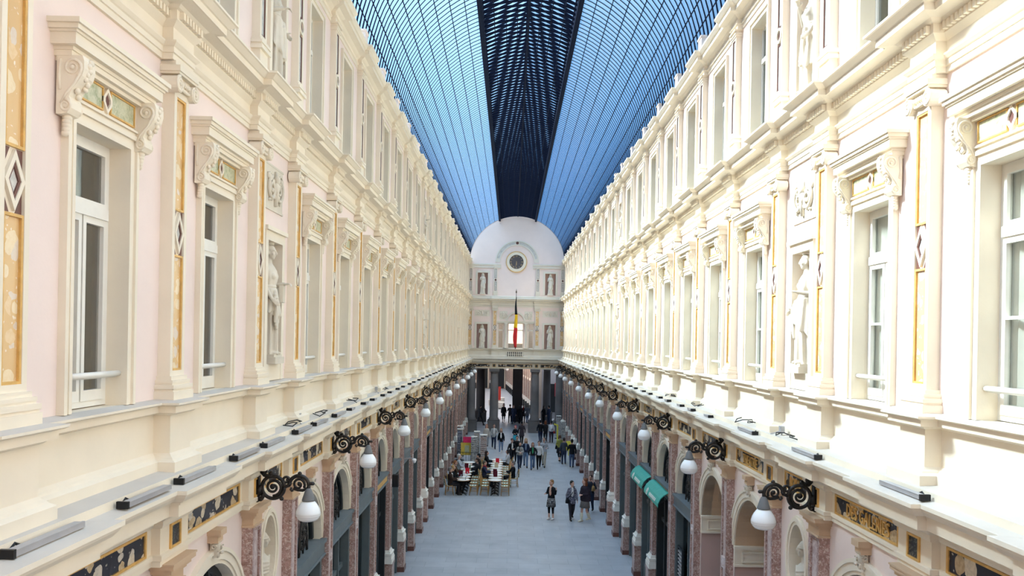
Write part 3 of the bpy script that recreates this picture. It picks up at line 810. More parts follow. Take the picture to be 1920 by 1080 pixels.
# awnings
for k,i in enumerate((6,7)):
    c=bl[i][1]
    t=thing('shop_awning',('nearer' if k==0 else 'farther')+' of the two teal shop awnings with white lettering on the sunlit wall','awning',W('R',c,0,0),ROT['R'],'teal awnings')
    g=MB(); prof=[(.10,3.60),(.17,3.61),(.26,3.56),(.36,3.46),(.42,3.33),(.425,3.24)]
    vs=[(-1.1,d,z) for d,z in prof]+[(1.1,d,z) for d,z in prof]+[(-1.1,d-.015,z-.015) for d,z in prof]+[(1.1,d-.015,z-.015) for d,z in prof]; n=len(prof); fs=[]
    for a in range(n-1): fs+=[(a,a+1,n+a+1,n+a),(2*n+a,3*n+a,3*n+a+1,2*n+a+1)]
    fs+=[tuple([0]+list(range(1,n))+list(range(3*n-1,2*n-1,-1))),tuple(list(range(n,2*n))+list(range(4*n-1,3*n-1,-1)))]
    g.add(vs,fs); g.build('canvas',M['awning'],t)
    g=MB()
    for x in (-1.05,1.05): g.tube([(x,0.05,3.52),(x,.30,3.36),(x,.42,3.25)],.014,6)
    g.tube([(-1.08,.41,3.25),(1.08,.41,3.25)],.016,6); g.build('folding_arm',M['black'],t)
    g=MB(); zc,dd=3.40,.405
    def sl(x,u): # point on the sloping front; u 0..1
        return (x,.362+.061*min(1,u/.59)+.004,3.46-.22*u)
    g.tube([sl(.62+.09*math.cos(a*PI/6),.5+.42*math.sin(a*PI/6)) for a in range(12)],.010,5,closed=True)
    g.tube([sl(.62,.2),sl(.62,.8)],.010,5); g.tube([sl(.57,.5),sl(.67,.5)],.010,5)
    for q in range(7):
        x=.25-.14*q; g.tube([sl(x,.75),sl(x-.02,.35),sl(x-.06,.3),sl(x-.08,.7),sl(x-.03,.55)],.011,5)
    g.build('white_emblem',M['white'],t)
# glass door sign letters
# ------------------------------------------------------------------ end wall
ew=thing('wall_end','pale pink end wall with clock, niches and flagpole above the colonnade','wall',kind='structure')
def end_face():
    g=MB(lambda s,d,z: W('E',s,d,z))
    def rect(a,b,z0,z1,mi=0,d=0): g.quad((a,d,z0),(b,d,z0),(b,d,z1),(a,d,z1),mi)
    def hole(x0,x1,z0,z1,holes):
        xs=x0
        for a,b,h0,h1,dep,mb in sorted(holes):
            rect(xs,a,z0,z1); rect(a,b,z0,h0); rect(a,b,h1,z1); xs=b
            for p,q in (((a,h0),(a,h1)),((b,h0),(b,h1)),((a,h1),(b,h1)),((a,h0),(b,h0))): g.add([(p[0],0,p[1]),(q[0],0,q[1]),(q[0],-dep,q[1]),(p[0],-dep,p[1])],[(0,1,2,3)],1)
            if mb: g.add([(a,-dep,h0),(b,-dep,h0),(b,-dep,h1),(a,-dep,h1)],[(0,1,2,3)],2)
        rect(xs,x1,z0,z1)
    hole(-4,4,5.25,10.6,[(-3.28,-2.36,6.93,8.95,.4,1),(2.36,3.28,6.93,8.95,.4,1),(-1.50,-1.04,6.93,9.05,.25,0),(-.66,.62,6.93,9.05,.25,0),(1.02,1.48,6.93,9.05,.25,0)])
    hole(-4,4,10.6,13.95,[(-3.26,-2.40,11.42,13.22,.4,1),(2.36,3.24,11.42,13.22,.4,1)])
    pa=arc(0,13.95,4.02,PI,0,40)
    g.add([(x,0,z) for x,z in pa],[tuple(range(41))],3)
    g.build('wall_face',[M['lunette'],M['endstone'],M['niche'],M['lunette']],ew)
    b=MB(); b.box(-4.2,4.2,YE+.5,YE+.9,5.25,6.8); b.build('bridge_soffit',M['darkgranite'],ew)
end_face()
def ebox(nm,mat,boxes,parent=ew):
    g=MB(lambda s,d,z: W('E',s,d,z))
    for b in boxes: g.box(*b)
    return g.build(nm,mat,parent)
def eframe(nm,mat,x0,x1,z0,z1,t,d):
    return ebox(nm,mat,[(x0-t,x0,0,d,z0,z1+t),(x1,x1+t,0,d,z0,z1+t),(x0,x1,0,d,z1,z1+t)])
for x0,x1,z0,z1 in ((-3.28,-2.36,6.93,8.95),(2.36,3.28,6.93,8.95),(-3.26,-2.40,11.42,13.22),(2.36,3.24,11.42,13.22)): eframe('niche_surround',M['endstone'],x0,x1,z0,z1,.16,.05)
# string course, arch band round the clock
ebox('string_course',M['endstone'],[(-4,-1.32,0,.12,13.86,13.97),(1.32,4,0,.12,13.86,13.97),(-4,-1.32,0,.07,13.62,13.86),(1.32,4,0,.07,13.62,13.86)])
g=MB(lambda s,d,z: W('E',s,d,z)); 
for ra,rb,d in ((1.40,1.48,.07),(1.72,1.82,.07),(1.48,1.72,.03)): g.strip(arc(0,14.12,rb,PI,0,40),arc(0,14.12,ra,PI,0,40),0,d)
g.build('arch_band',M['endstone'],ew)
g=MB(lambda s,d,z: W('E',s,d,z))
for a0,a1 in ((.06,.46),(.54,.94)): g.strip(arc(0,14.12,1.69,PI*a0,PI*a1,24),arc(0,14.12,1.51,PI*a0,PI*a1,24),.03,.045)
g.build('arch_inlay',M['greymar'],ew)
g=MB(lambda s,d,z: W('E',s,d,z)); g.prism(arc(0,15.72,.12,0,2*PI,20)[:-1],.03,.08); g.build('roundel_inlay',M['darkred'],ew)
g=MB(lambda s,d,z: W('E',s,d,z)); g.box(-1.62,-.95,-.75,-.7,6.8,9.2); g.box(.95,1.6,-.75,-.7,6.8,9.2); g.box(-.7,.66,-.75,-.7,6.8,7.35); g.build('backing_panels',plain('grey_backing',(.33,.31,.29),.8),ew)  # grey panels added behind the panes to cut the bright view through
# tripartite window with its columns and lunette
tw=thing('window_0','tripartite window with paired half columns behind the flagpole on the end wall','window',kind='structure'); WN[0]+=1; tw.name='window_%d'%WN[0]
g=MB(lambda s,d,z: W('E',s,d,z))
for a,b in ((-1.50,-1.04),(-.66,.62),(1.02,1.48)):
    for x0,x1,z0,z1 in ((a,a+.05,6.93,9.05),(b-.05,b,6.93,9.05),(a,b,9.0,9.05),(a,b,6.93,7.0),(a,b,8.42,8.50)): g.box(x0,x1,-.18,-.12,z0,z1)
g.box(-.05,.01,-.18,-.12,7,8.42)
g.build('sash_frame',M['joinery'],tw)
g=MB(lambda s,d,z: W('E',s,d,z))
for a,b in ((-1.50,-1.04),(-.66,.62),(1.02,1.48)): g.box(a,b,-.16,-.155,6.95,9.05)
g.build('pane',M['glass'],tw)
for x in (-.85,.82):
    g=MB(); xx,yy,_=W('E',x,.04,0)
    g.lathe([(.17,6.93),(.17,7.02),(.14,7.06),(.145,7.1),(.125,7.14),(.115,8.8),(.13,8.84),(.15,8.95),(.17,9.0),(.17,9.05)],14,(xx,yy,0)); g.build('half_column',M['endstone'],tw)
ebox('entablature',M['endstone'],[(-1.56,1.54,0,.10,9.05,9.17),(-1.56,1.54,0,.14,9.17,9.22)],tw)
g=MB(lambda s,d,z: W('E',s,d,z)); g.strip(arc(-.02,9.22,.80,PI,0,24),arc(-.02,9.22,.66,PI,0,24),0,.09); g.build('lunette_arch',M['endstone'],tw)
def relief(side,cx,cz,w,h,seed,mat,frame=True):
    r=empty('relief_panel'); r.parent=TR[side,'up']
    rnd=random.Random(seed); g=MB(lambda s,d,z: W(side,cx+s,d,z))
    g.box(-w/2,w/2,0,.015,cz-h/2,cz+h/2)
    for sg in (-1,1):
        sp=spiral(sg*w*.22,cz-.02,min(w,h)*.30,.03,PI/2,-sg*1.6,24); g.tube([(x,.035,z) for x,z in sp],[.032-.018*k/24 for k in range(25)],6)
        sp=spiral(sg*w*.30,cz+h*.22,min(w,h)*.18,.02,0,sg*1.5,18); g.tube([(x,.03,z) for x,z in sp],.016,5)
        for k in range(12): g.ell((sg*rnd.uniform(.02,w*.45),.025,cz+rnd.uniform(-h*.42,h*.42)),(rnd.uniform(.02,.05),.03,rnd.uniform(.02,.05)),n=7,m=5)
    g.tube([(0,.03,cz-h*.42),(.01,.04,cz),(0,.03,cz+h*.42)],[.035,.05,.02],7)
    g.ell((0,.05,cz+h*.22),(.06,.05,.075)); g.ell((0,.04,cz+h*.02),(.08,.05,.10))
    g.build('relief_carving',mat,r)
    if frame:
        f=MB(lambda s,d,z: W(side,cx+s,d,z))
        f.box(-w/2-.03,w/2+.03,0,.02,cz+h/2,cz+h/2+.03); f.box(-w/2-.03,w/2+.03,0,.02,cz-h/2-.03,cz-h/2); f.build('relief_edge',mat,r)
relief('E',-2.83,9.85,1.25,.46,5,M['endstone']); relief('E',2.83,9.85,1.25,.46,6,M['endstone'])
relief('E',-1.06,9.68,.66,.72,8,M['endstone'],False); relief('E',1.02,9.68,.66,.72,9,M['endstone'],False)
for sd in 'LR':
    for i in NICHE: relief(sd,bl[i][1],9.80,.84,.62,11+i,M['statue'])
# balustrade
bt=thing('balustrade','short pale balustrade with eight bulbous balusters under the flagpole','balustrade',W('E',0,.17,6.2),PI)
ebox('balustrade_shade',M['darkgranite'],[(-.66,.60,.17,.172,6.30,6.66)])  # flat dark sheet: shade between the balusters put in as colour
for k in range(8):
    g=MB(); g.lathe([(.05,.08),(.05,.12),(.03,.15),(.06,.24),(.055,.30),(.028,.38),(.045,.43),(.045,.47)],10,(-.57+.157*k+.03,.03,0)); g.build('baluster',M['endstone'],bt)
g=MB(); g.box(-.66,.64,-.02,.06,.03,.08); g.build('bottom_rail',M['endstone'],bt)
# clock
ck=thing('wall_clock','round dark clock dial with gilt numerals in a cream ring on the end wall','clock',W('E',-.05,0,14.15),PI)
g=MB(); C=lambda r: arc(0,0,r,0,2*PI,48)[:-1]
g.strip(C(.88),C(.82),0,.10,closed=True); g.build('outer_rim',M['gold'],ck)
g=MB(); g.strip(C(.82),C(.60),0,.08,closed=True); g.strip(C(.65),C(.59),0,.10,closed=True); g.build('cream_ring',M['cream'],ck)
g=MB(); g.prism(C(.60),0,.03); g.build('dial',plain('clock_dial',(.10,.085,.085),.5),ck)
ROMAN=['XII','I','II','III','IIII','V','VI','VII','VIII','IX','X','XI']
cu_m=plain('gilt_numeral',(.62,.42,.22),.4)
for k,t in enumerate(ROMAN):
    cu=bpy.data.curves.new('n','FONT'); cu.body=t; cu.size=.19; cu.align_x='CENTER'; cu.align_y='CENTER'; cu.extrude=.006; cu.resolution_u=1
    o=bpy.data.objects.new('t',cu); COL.objects.link(o); dg=bpy.context.evaluated_depsgraph_get(); dg.update()
    me=bpy.data.meshes.new_from_object(o.evaluated_get(dg)); bpy.data.objects.remove(o); bpy.data.curves.remove(cu)
    a=PI/2-k*PI/6; rot=a-PI/2
    for v in me.vertices:
        x,y,zz=v.co; x*=.8; xr=x*math.cos(rot)-y*math.sin(rot); yr=x*math.sin(rot)+y*math.cos(rot)
        v.co=(-(xr+.47*math.cos(a)),.036+zz,yr+.47*math.sin(a))
    me.materials.clear(); me.materials.append(cu_m); link('numeral',me,ck)
def hand(a,l,w):
    g=MB(); c,s=math.cos(a),math.sin(a); q=[(-w,-.06),(w,-.06),(w*.5,l),(-w*.5,l)]
    g.prism([(-(x*c-y*s),x*s+y*c) for x,y in q],.045,.055); g.build('clock_hand',cu_m,ck)
hand(-PI/2*1.95,.28,.025); hand(-PI/2*2.1,.42,.018)
# flagpole and flag
fl=thing('flag','limp black yellow and red flag hanging from a pole on the end wall','flag',(0,YE-.55,6.9))
g=MB(); g.tube([(-.02,.55,0),(-.02,.05,2.2),(-.02,-.10,4.6)],[.035,.03,.02],8); g.build('flagpole',M['black'],fl)
g=MB(); g.lathe([(.015,4.58),(.06,4.68),(.055,4.74),(.02,4.86),(.005,4.98)],10,(-.02,-.10,0)); g.build('finial',plain('spear_bronze',(.12,.08,.05),.4,.5),fl)
for nm,z1,z0,col,wa,wb in (('black_band',4.3,2.85,(.02,.018,.02),.05,.19),('yellow_band',2.85,1.75,(.85,.50,.03),.19,.25),('red_band',1.75,.15,(.62,.035,.04),.25,.17)):
    g=MB(); rings=[]
    for k in range(13):
        t=k/12; z=z1+(z0-z1)*t; w=wa+(wb-wa)*t+(.07*math.sin(t*PI) if nm=='red_band' else 0)
        y=-.12+.16*(4.6-z)/4.6
        rings.append((-.02-.10*(t if nm=='red_band' else 0)*math.sin(t*PI)+.02*math.sin(3*z),y,z,w*.5,.075))
    g.loft(rings,22,0,lambda i,a: 1+.28*math.cos(5*a+i*.22)); g.build(nm,cloth(nm,col),fl)
# colonnade below
def column(x,y,label,sq=False,mat='granite',r=.36):
    t=thing('granite_column',label,'column',(x,y,0),group='granite columns of the crossing')
    g=MB()
    if sq: g.box(-.52,.52,-.52,.52,0,1.0); g.box(-.56,.56,-.56,.56,1.0,1.12)
    else: g.box(-r-.14,r+.14,-r-.14,r+.14,0,.85); g.box(-r-.17,r+.17,-r-.17,r+.17,.85,.95)
    g.build('plinth',M[mat],t)
    g=MB()
    if sq: g.box(-.46,.46,-.46,.46,1.12,5.05)
    else: g.lathe([(r+.12,.95),(r+.13,1.03),(r+.04,1.08),(r+.06,1.14),(r,1.2),(r*.97,3),(r*.88,4.85)],24)
    g.build('shaft',M[mat],t)
    g=MB()
    if sq: g.box(-.5,.5,-.5,.5,5.0,5.25)
    else: g.lathe([(r*.88,4.84),(r*.95,4.88),(r*.9,4.92),(r*1.05,5.02)],24); g.box(-r*1.12,r*1.12,-r*1.12,r*1.12,5.02,5.25)
    g.build('capital',M[mat],t)
column(-1.72,YE-.1,'grey granite column left of centre in the front row under the end wall')
column(1.66,YE-.1,'grey granite column right of centre in the front row under the end wall')
column(-3.62,YE-.1,'grey granite column against the shaded shops, end of the front row')
column(3.72,YE-.1,'grey granite column against the sunlit shops, end of the front row')
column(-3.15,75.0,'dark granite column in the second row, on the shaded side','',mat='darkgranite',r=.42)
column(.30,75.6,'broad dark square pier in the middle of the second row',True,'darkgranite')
column(3.05,75.0,'pale round granite column in the second row, sunlit side',mat='granite',r=.36)
cb=thing('ceiling_passage','dark ceiling over the crossing between the two rows of columns','ceiling',kind='structure')
g=MB(); g.box(-11,8,YE+.02,76.8,5.25,5.6); g.build('passage_ceiling',M['darkgranite'],cb)  # ceiling stretched sideways past the crossing to keep sun off the floor
wb=thing('wall_back','unseen cream stone wall added behind the viewpoint to keep blue sky light out','wall',kind='structure')  # unseen cross wall, added to block blue sky light and bounce warm light
g=MB(); g.box(-4.6,4.6,Y0-.3,Y0,0,13.95); g.prism([(-4.02,13.95)]+arc(0,13.95,4.02,PI,0,30)[1:-1]+[(4.02,13.95)],Y0-.3,Y0); g.build('wall_face',M['pink'],wb)
# ------------------------------------------------------------------ floor, far gallery
fl_=tag(MB().box(-7.5,7.5,-4,130,-.2,0).build('floor',M['floor']),'blue grey stone slab floor of the gallery','floor',kind='structure')
def farwall(name,a,b,label,first):
    r=thing(name,label,'wall',kind='structure')
    ax,ay=a; bx,by=b; L=math.hypot(bx-ax,by-ay); ang=math.atan2(by-ay,bx-ax)
    r.location=(ax,ay,0); r.rotation_euler=(0,0,ang)
    sg=first
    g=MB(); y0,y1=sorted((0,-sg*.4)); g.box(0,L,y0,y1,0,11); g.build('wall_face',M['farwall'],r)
    g=MB(); y0,y1=sorted((0,sg*.45)); g.box(0,L,y0,y1,5.6,6.1); y0,y1=sorted((0,sg*.2)); g.box(0,L,y0,y1,5.25,5.6); g.build('cornice',M['cream'],r)
    n=int(L/2.6)
    g=MB(); h=MB(); k2=MB(); w=MB()
    for k in range(n):
        x=.4+2.6*k
        y0,y1=sorted((0,sg*.18)); g.box(x-.18,x+.18,y0,y1,1.3,5.2); k2.box(x-.25,x+.25,*sorted((0,sg*.28)),.9,1.35); h.box(x-.24,x+.24,*sorted((0,sg*.27)),0,.9)
        h.box(x+.45,x+2.15,*sorted((0,sg*.04)),.1,4.6)
        w.box(x+.4,x+2.2,*sorted((0,sg*.10)),3.35,3.6); w.box(x+.42,x+.55,*sorted((0,sg*.08)),.1,4.7); w.box(x+2.05,x+2.18,*sorted((0,sg*.08)),.1,4.7); w.box(x+.42,x+2.18,*sorted((0,sg*.08)),4.6,4.75)
    g.build('pilaster_row',M['red'],r); h.build('dark_shop_row',M['shopdark'],r); k2.build('white_base_row',M['white'],r); w.build('pale_frame_row',M['cream'],r)
farwall('wall_far_left',(-4.6,77),(-6.2,126),'distant shaded gallery wall beyond the columns, shop side',-1)
farwall('wall_far_right',(2.3,78.5),(-1.0,126),'distant gallery wall with pale frames beyond the columns',1)
farwall('wall_far_end',(-6.4,126),(-.6,126),'distant closing wall at the far end of the second gallery',-1)
sv=thing('wall_side_street','pale plaster wall of the side street seen beside the round column','wall',kind='structure')
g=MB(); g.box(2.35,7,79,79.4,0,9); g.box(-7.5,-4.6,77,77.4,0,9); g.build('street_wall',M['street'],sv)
g=MB(); g.box(3.35,4.6,78.93,79,.6,3.4); g.build('street_window',M['shopdark'],sv)
tag(MB().box(4.0,4.9,78.4,78.9,2.2,3.5).build('red_awning',cloth('red_canvas',(.38,.07,.08))),'dull red canvas awning in the side street past the columns','awning')
ban=thing('shop_banner','small red banner hanging in the distant second gallery','banner',(-1.55,88.4,1.0))
g=MB(); g.box(-.14,.14,-.02,.02,0,1.5); g.build('banner_cloth',cloth('red_banner',(.42,.05,.04)),ban)
g=MB(); g.tube([(-.3,0,1.52),(.3,0,1.52)],.02,6); g.build('banner_rod',M['black'],ban)
for k,(x,y) in enumerate(((-2.4,92),(-1.5,96),(-2.3,99),(-1.45,89))):
    t=thing('distant_table','far white clothed cafe table beyond the columns, %s from the front'%ORD[k if k<3 else 3],'table',(x,y,0),group='distant cafe tables')
    g=MB(); g.lathe([(.45,0.1),(.46,.7),(.48,.74),(.47,.76)],16); g.build('tablecloth',M['white'],t)
    g=MB(); g.lathe([(.2,0),(.2,.1)],10); g.build('foot',M['black'],t)
for k,(x,y) in enumerate(((-.75,89),(-1.05,93.5),(-1.35,98),(-1.65,102.5))):
    t=thing('distant_lamp','far white globe lamp in the second gallery, %s from the front'%ORD[k],'lamp',(x,y,4.6),group='distant globe lamps')
    g=MB(); g.ell((0,0,-.2),(.17,.17,.19)); g.build('globe',M['opal'],t)
    g=MB(); g.tube([(1.2,.1,.2),(.6,.05,.35),(.1,0,.25),(0,0,0)],.03,6); g.build('bracket',M['iron'],t)
# ------------------------------------------------------------------ vaulted glass roof
RR=3.98; RZ=13.98; TH0=0.0; LX=1.50
aL=math.acos(LX/RR)
ceil=thing('ceiling','blue glazed barrel vault on dark iron ribs with a raised central lantern','glass roof',kind='structure')
ys,ye=-3.0,YE
def vp(a,y,dr=0): return ((RR+dr)*math.cos(a),y,RZ+(RR+dr)*math.sin(a))
NSEG=10
g=MB()
for sg in (0,1):
    for k in range(NSEG*2):
        a0=aL*k/(NSEG*2); a1=aL*(k+1)/(NSEG*2)
        if sg: a0,a1=PI-a0,PI-a1
        g.add([vp(a0,ys,.012),vp(a0,ye,.012),vp(a1,ye,.012),vp(a1,ys,.012)],[(0,1,2,3)],0,True)
g.build('roof_glass',M['roofglass'],ceil)
g=MB(); nr=int((ye-ys)/.30)
for i in range(nr+1):
    y=ys+.30*i; b=.021
    for sg in (0,1):
        m=14; vs=[]
        for k in range(m+1):
            a=aL*k/m
            if sg: a=PI-a
            dd=.040*(1-k/m)**5+.004
            for dr,yy in ((-dd,y-b),(-dd,y+b),(.005,y+b),(.005,y-b)): vs.append(vp(a,yy,dr))
        fs=[]
        for k in range(m):
            for q in range(4): fs.append((4*k+q,4*k+(q+1)%4,4*k+4+(q+1)%4,4*k+4+q))
        g.add(vs,fs)
g.build('glazing_bars',M['roofiron'],ceil)
g=MB()
for sg in (0,1):
    for k in range(NSEG):
        a=aL*k/NSEG; w=.010 if k else .05
        if sg: a=PI-a
        c,s=math.cos(a),math.sin(a); P=[]
        for y in (ys,ye):
            for dr,dt in ((-.012,-w),(-.012,w),(.008,w),(.008,-w)):
                x0,_,z0=vp(a,0,dr); P.append((x0-s*dt,y,z0+c*dt))
        g.add(P,[(0,1,5,4),(1,2,6,5),(2,3,7,6),(3,0,4,7)])
g.build('purlins',M['roofiron'],ceil)
# lantern
g=MB()
zb=RZ+RR*math.sin(aL)
for sg in (-1,1):
    x=sg*LX; g.box(x-.075,x+.075,ys,ye,zb-.16,zb+.20); g.box(x-.04,x+.04,ys,ye,zb+.62,zb+.70)
g.box(-.035,.035,ys,ye,RZ+RR-.06,RZ+RR+.03); g.box(-.05,.05,ys,ye,zb+1.42,zb+1.52)
for x in (-1.1,-.72,-.36,.36,.72,1.1): 
    z=RZ+math.sqrt(RR*RR-x*x); g.box(x-.012,x+.012,ys,ye,z-.02,z+.02)
g.build('lantern_beams',M['roofiron'],ceil)
g=MB()
for i in range(int((ye-ys)/.36)+1):
    y=ys+.36*i
    m=8
    for k in range(m):
        x0=-LX+2*LX*k/m; x1=-LX+2*LX*(k+1)/m; z0=RZ+math.sqrt(RR*RR-x0*x0); z1=RZ+math.sqrt(RR*RR-x1*x1)
        g.add([(x0,y-.03,z0-.03),(x1,y-.03,z1-.03),(x1,y+.03,z1-.03),(x0,y+.03,z0-.03),(x0,y-.03,z0+.03),(x1,y-.03,z1+.03),(x1,y+.03,z1+.03),(x0,y+.03,z0+.03)],[(0,1,2,3),(4,7,6,5),(0,4,5,1),(3,2,6,7)])
    for sg in (-1,1):
        # lantern rafters
        g.add([(sg*LX,y-.03,zb+.68),(0,y-.03,zb+1.48),(0,y+.03,zb+1.48),(sg*LX,y+.03,zb+.68),(sg*LX,y-.03,zb+.62),(0,y-.03,zb+1.42),(0,y+.03,zb+1.42),(sg*LX,y+.03,zb+.62)],[(0,1,2,3),(4,7,6,5),(0,4,5,1),(3,2,6,7)])
        g.box(sg*LX-.02,sg*LX+.02,y-.025,y+.025,zb+.2,zb+.66)
g.build('lantern_bars',M['roofiron'],ceil)
g=MB()
for sg in (-1,1): g.quad((sg*LX,ys,zb+.70),(sg*LX,ye,zb+.70),(0,ye,zb+1.5),(0,ys,zb+1.5))
g.build('lantern_glass',M['roofglass'],ceil)
g=MB()
for sg in (-1,1): g.box(sg*4.02-.09,sg*4.02+.09,ys,ye,14.16,14.24)
g.build('roof_gutter',M['roofiron'],ceil)
# pink stubs on the cornice that carry the ribs
g=MB(); g.box(-.16,.16,0,.17,0,.42); g.box(-.18,.18,0,.19,.42,.46); stub=g.mesh('cornice_stub',M['pink'])
for sd in 'LR':
    for k,s in enumerate(PS[4:]):
        o=link('cornice_stub',stub); place(o,sd,s,14.17); tag(o,'small pink block on the top cornice of the %s, %s from the near end'%(WALLN[sd],ORD[k]),'block','pink blocks under the roof')
# ------------------------------------------------------------------ wall lamps
def wall_lamp():
    t=thing('wall_lamp','x','wall lamp',(0,0,5.4))
    def T(d,z): return (0,d,z-5.4)
    g=MB(); g.box(-.05,.05,.13,.17,5.30-5.4,5.72-5.4); g.ell((0,.17,.05),(.06,.05,.07)); g.build('wall_plate',M['iron'],t)
    g=MB()
    def tb(pts,r,n=7): g.tube([T(d,z) for d,z in pts],r,n)
    c1=(.36,5.50); tb(arc(c1[0],c1[1],.155,0,2*PI,28)[:-1]+[(c1[0]+.155,c1[1])],.026)
    tb(spiral(c1[0],c1[1],.125,.03,-PI/2,1.5,26),[.024-.008*k/26 for k in range(27)]); g.ell(T(c1[0]-.01,c1[1]+.01),(.03,.04,.04),n=8,m=6)
    tb([(.19,5.72),(.235,5.665),(.30,5.655),(.35,5.655)],.026); tb(spiral(.215,5.735,.05,.015,-PI/2,1.3,16),.024); g.ell(T(.215,5.735),(.03,.035,.035),n=8,m=6)
    g.ell(T(.325,5.69),(.035,.04,.035),n=8,m=6)
    tb([(.23,5.41),(.215,5.36),(.20,5.335)],.028); g.ell(T(.185,5.335),(.035,.04,.035),n=8,m=6)
    tb([(.45,5.39),(.475,5.35)],.02); g.ell(T(.478,5.345),(.03,.032,.03),n=8,m=6)
    tb([(.17,5.50),(.21,5.50)],.03)
    tb([(.50,5.53),(.54,5.515),(.58,5.53),(.60,5.57)],.026)
    tb(spiral(.535,5.60,.055,.015,0,1.2,16),.018); g.ell(T(.48,5.60),(.03,.03,.025),n=8,m=6); g.ell(T(.45,5.615),(.025,.028,.022),n=8,m=6)
    tb(arc(.715,5.53,.135,PI,0,18),.028); tb([(.85,5.53),(.83,5.49),(.77,5.465),(.70,5.47),(.64,5.49)],.022)
    tb(spiral(.71,5.545,.09,.02,-PI/6,1.4,20),[.02-.006*k/20 for k in range(21)]); g.ell(T(.72,5.55),(.024,.03,.03),n=8,m=6)
    tb([(.615,5.50),(.60,5.47),(.615,5.455),(.635,5.465)],.017); g.ell(T(.725,5.695),(.025,.03,.03),n=8,m=6)
    tb([(.84,5.56),(.885,5.56),(.90,5.56)],.024); g.ell(T(.905,5.56),(.03,.03,.026),n=8,m=6)
    tb([(.85,5.54),(.85,5.46)],.026); g.build('scroll_bracket',M['iron'],t)
    g=MB(); g.lathe([(.02,.10),(.035,.085),(.05,.06),(.088,-.06),(.09,-.075),(.08,-.075)],20,(0,.85,0)); g.build('cap',M['lampcap'],t)
    g=MB(); g.lathe([(.075,-.075),(.10,-.10),(.135,-.15),(.155,-.19),(.168,-.235),(.17,-.262),(.165,-.268),(.168,-.275),(.162,-.29),(.155,-.295),(.156,-.302),(.14,-.325),(.125,-.34),(.085,-.358),(.03,-.365)],24,(0,.85,0)); g.build('globe',M['opal'],t)
    return t
lc={}
def llab(o,side,s,k):
    lc[side]=lc.get(side,0)+1
    tag(o,'scrolled iron lamp with white globe on the %s, %s from the near end'%(WALLN[side],ORD[lc[side]-1]),'wall lamp','scrolled wall lamps')
copyset(wall_lamp(),[(sd,PS[k]) for sd in 'LR' for k in range(2,24,2)],llab)
# ------------------------------------------------------------------ ledge light fittings
def lightbar():
    t=thing('light_bar','x','light fitting',(0,.44,6.112))
    g=MB(); g.box(-.42,.42,-.045,.035,.015,.055); g.box(-.42,.42,.02,.04,.055,.062); g.build('aluminium_housing',M['aluminium'],t)
    g=MB(); g.box(-.45,-.42,-.055,.045,.01,.07); g.build('end_cap',M['black'],t)
    g=MB(); g.box(.42,.43,-.045,.035,.015,.055); g.build('end_cap',M['aluminium'],t)
    g=MB(); g.box(-.34,-.24,-.085,-.055,.0,.035); g.tube([(-.3,-.07,.03),(-.24,-.08,.06),(-.18,-.07,.03)],.010,6); g.build('bracket',M['black'],t)
    return t
lb=lightbar(); cnt={}
first=True
for sd in 'LR':
    nb=-1
    for k in range(30):
        if sd=='R' and k in (0,1,3,5,7): continue
        nb+=1
        s=(5.15 if sd=='L' else 5.0)+1.33*k+(.2 if k%2 else 0)+.42
        o=lb if first else copy_tree(lb); first=False
        o.location=W(sd,s,.41,6.118); o.rotation_euler=(0,0,ROT[sd]+(0 if sd=='R' else PI)); 
        if sd=='L': o.rotation_euler=(0,0,PI/2+PI); 
        if sd=='L': o.scale=(-1,1,1)
        o.scale=((-1 if sd=='L' else 1)*(1 if k<8 else .45),1,1 if k<8 else .9)
        tag(o,'%s light fitting on the cornice ledge, %s, %s from the near end'%('long grey' if k<8 else 'short dark',WALLN[sd],ORD[nb]),'light fitting','light fittings on the shop cornice')
for k,(sd,s) in enumerate((('L',14.2),('L',17.1),('L',21.3),('R',11.9),('R',14.0),('R',17.6),('L',12.4),('R',20.6))):
    g=MB(); pts=[]; rnd=random.Random(k)
    for q in range(9): pts.append((-.35+.09*q,.20+.10*math.sin(q*1.3)+rnd.uniform(-.02,.02)+.012*q,.012+.07*abs(math.sin(q*.9+k))))
    g.tube(pts,.009,5); o=g.build('loose_cable',M['black']); place(o,sd,s,6.20); o.location.z=6.20
    n_=sum(1 for q in range(k) if (('L',14.2),('L',17.1),('L',21.3),('R',11.9),('R',14.0),('R',17.6),('L',12.4),('R',20.6))[q][0]==sd)
    tag(o,'loose black cable curling on the ledge of the %s, about %d metres along'%(WALLN[sd],s),'cable','loose cables on the ledge')
for k,(sd,s) in enumerate((('L',12.95),('R',12.3),('L',20.4))):
    g=MB(); g.box(-.05,.05,-.03,.03,.05,.15); g.tube([(0,0,0),(0,0,.06)],.012,6); g.tube([(.03,0,.08),(.14,.05,.03),(.22,.1,.005)],.008,5); o=g.build('junction_box',M['aluminium']); place(o,sd,s,6.2); o.location=W(sd,s,.2,6.2)
    tag(o,'small grey junction box on the %s ledge, %s statue niche'%(WALLN[sd],'beside the nearest' if k<2 else 'well past the nearest'),'junction box')
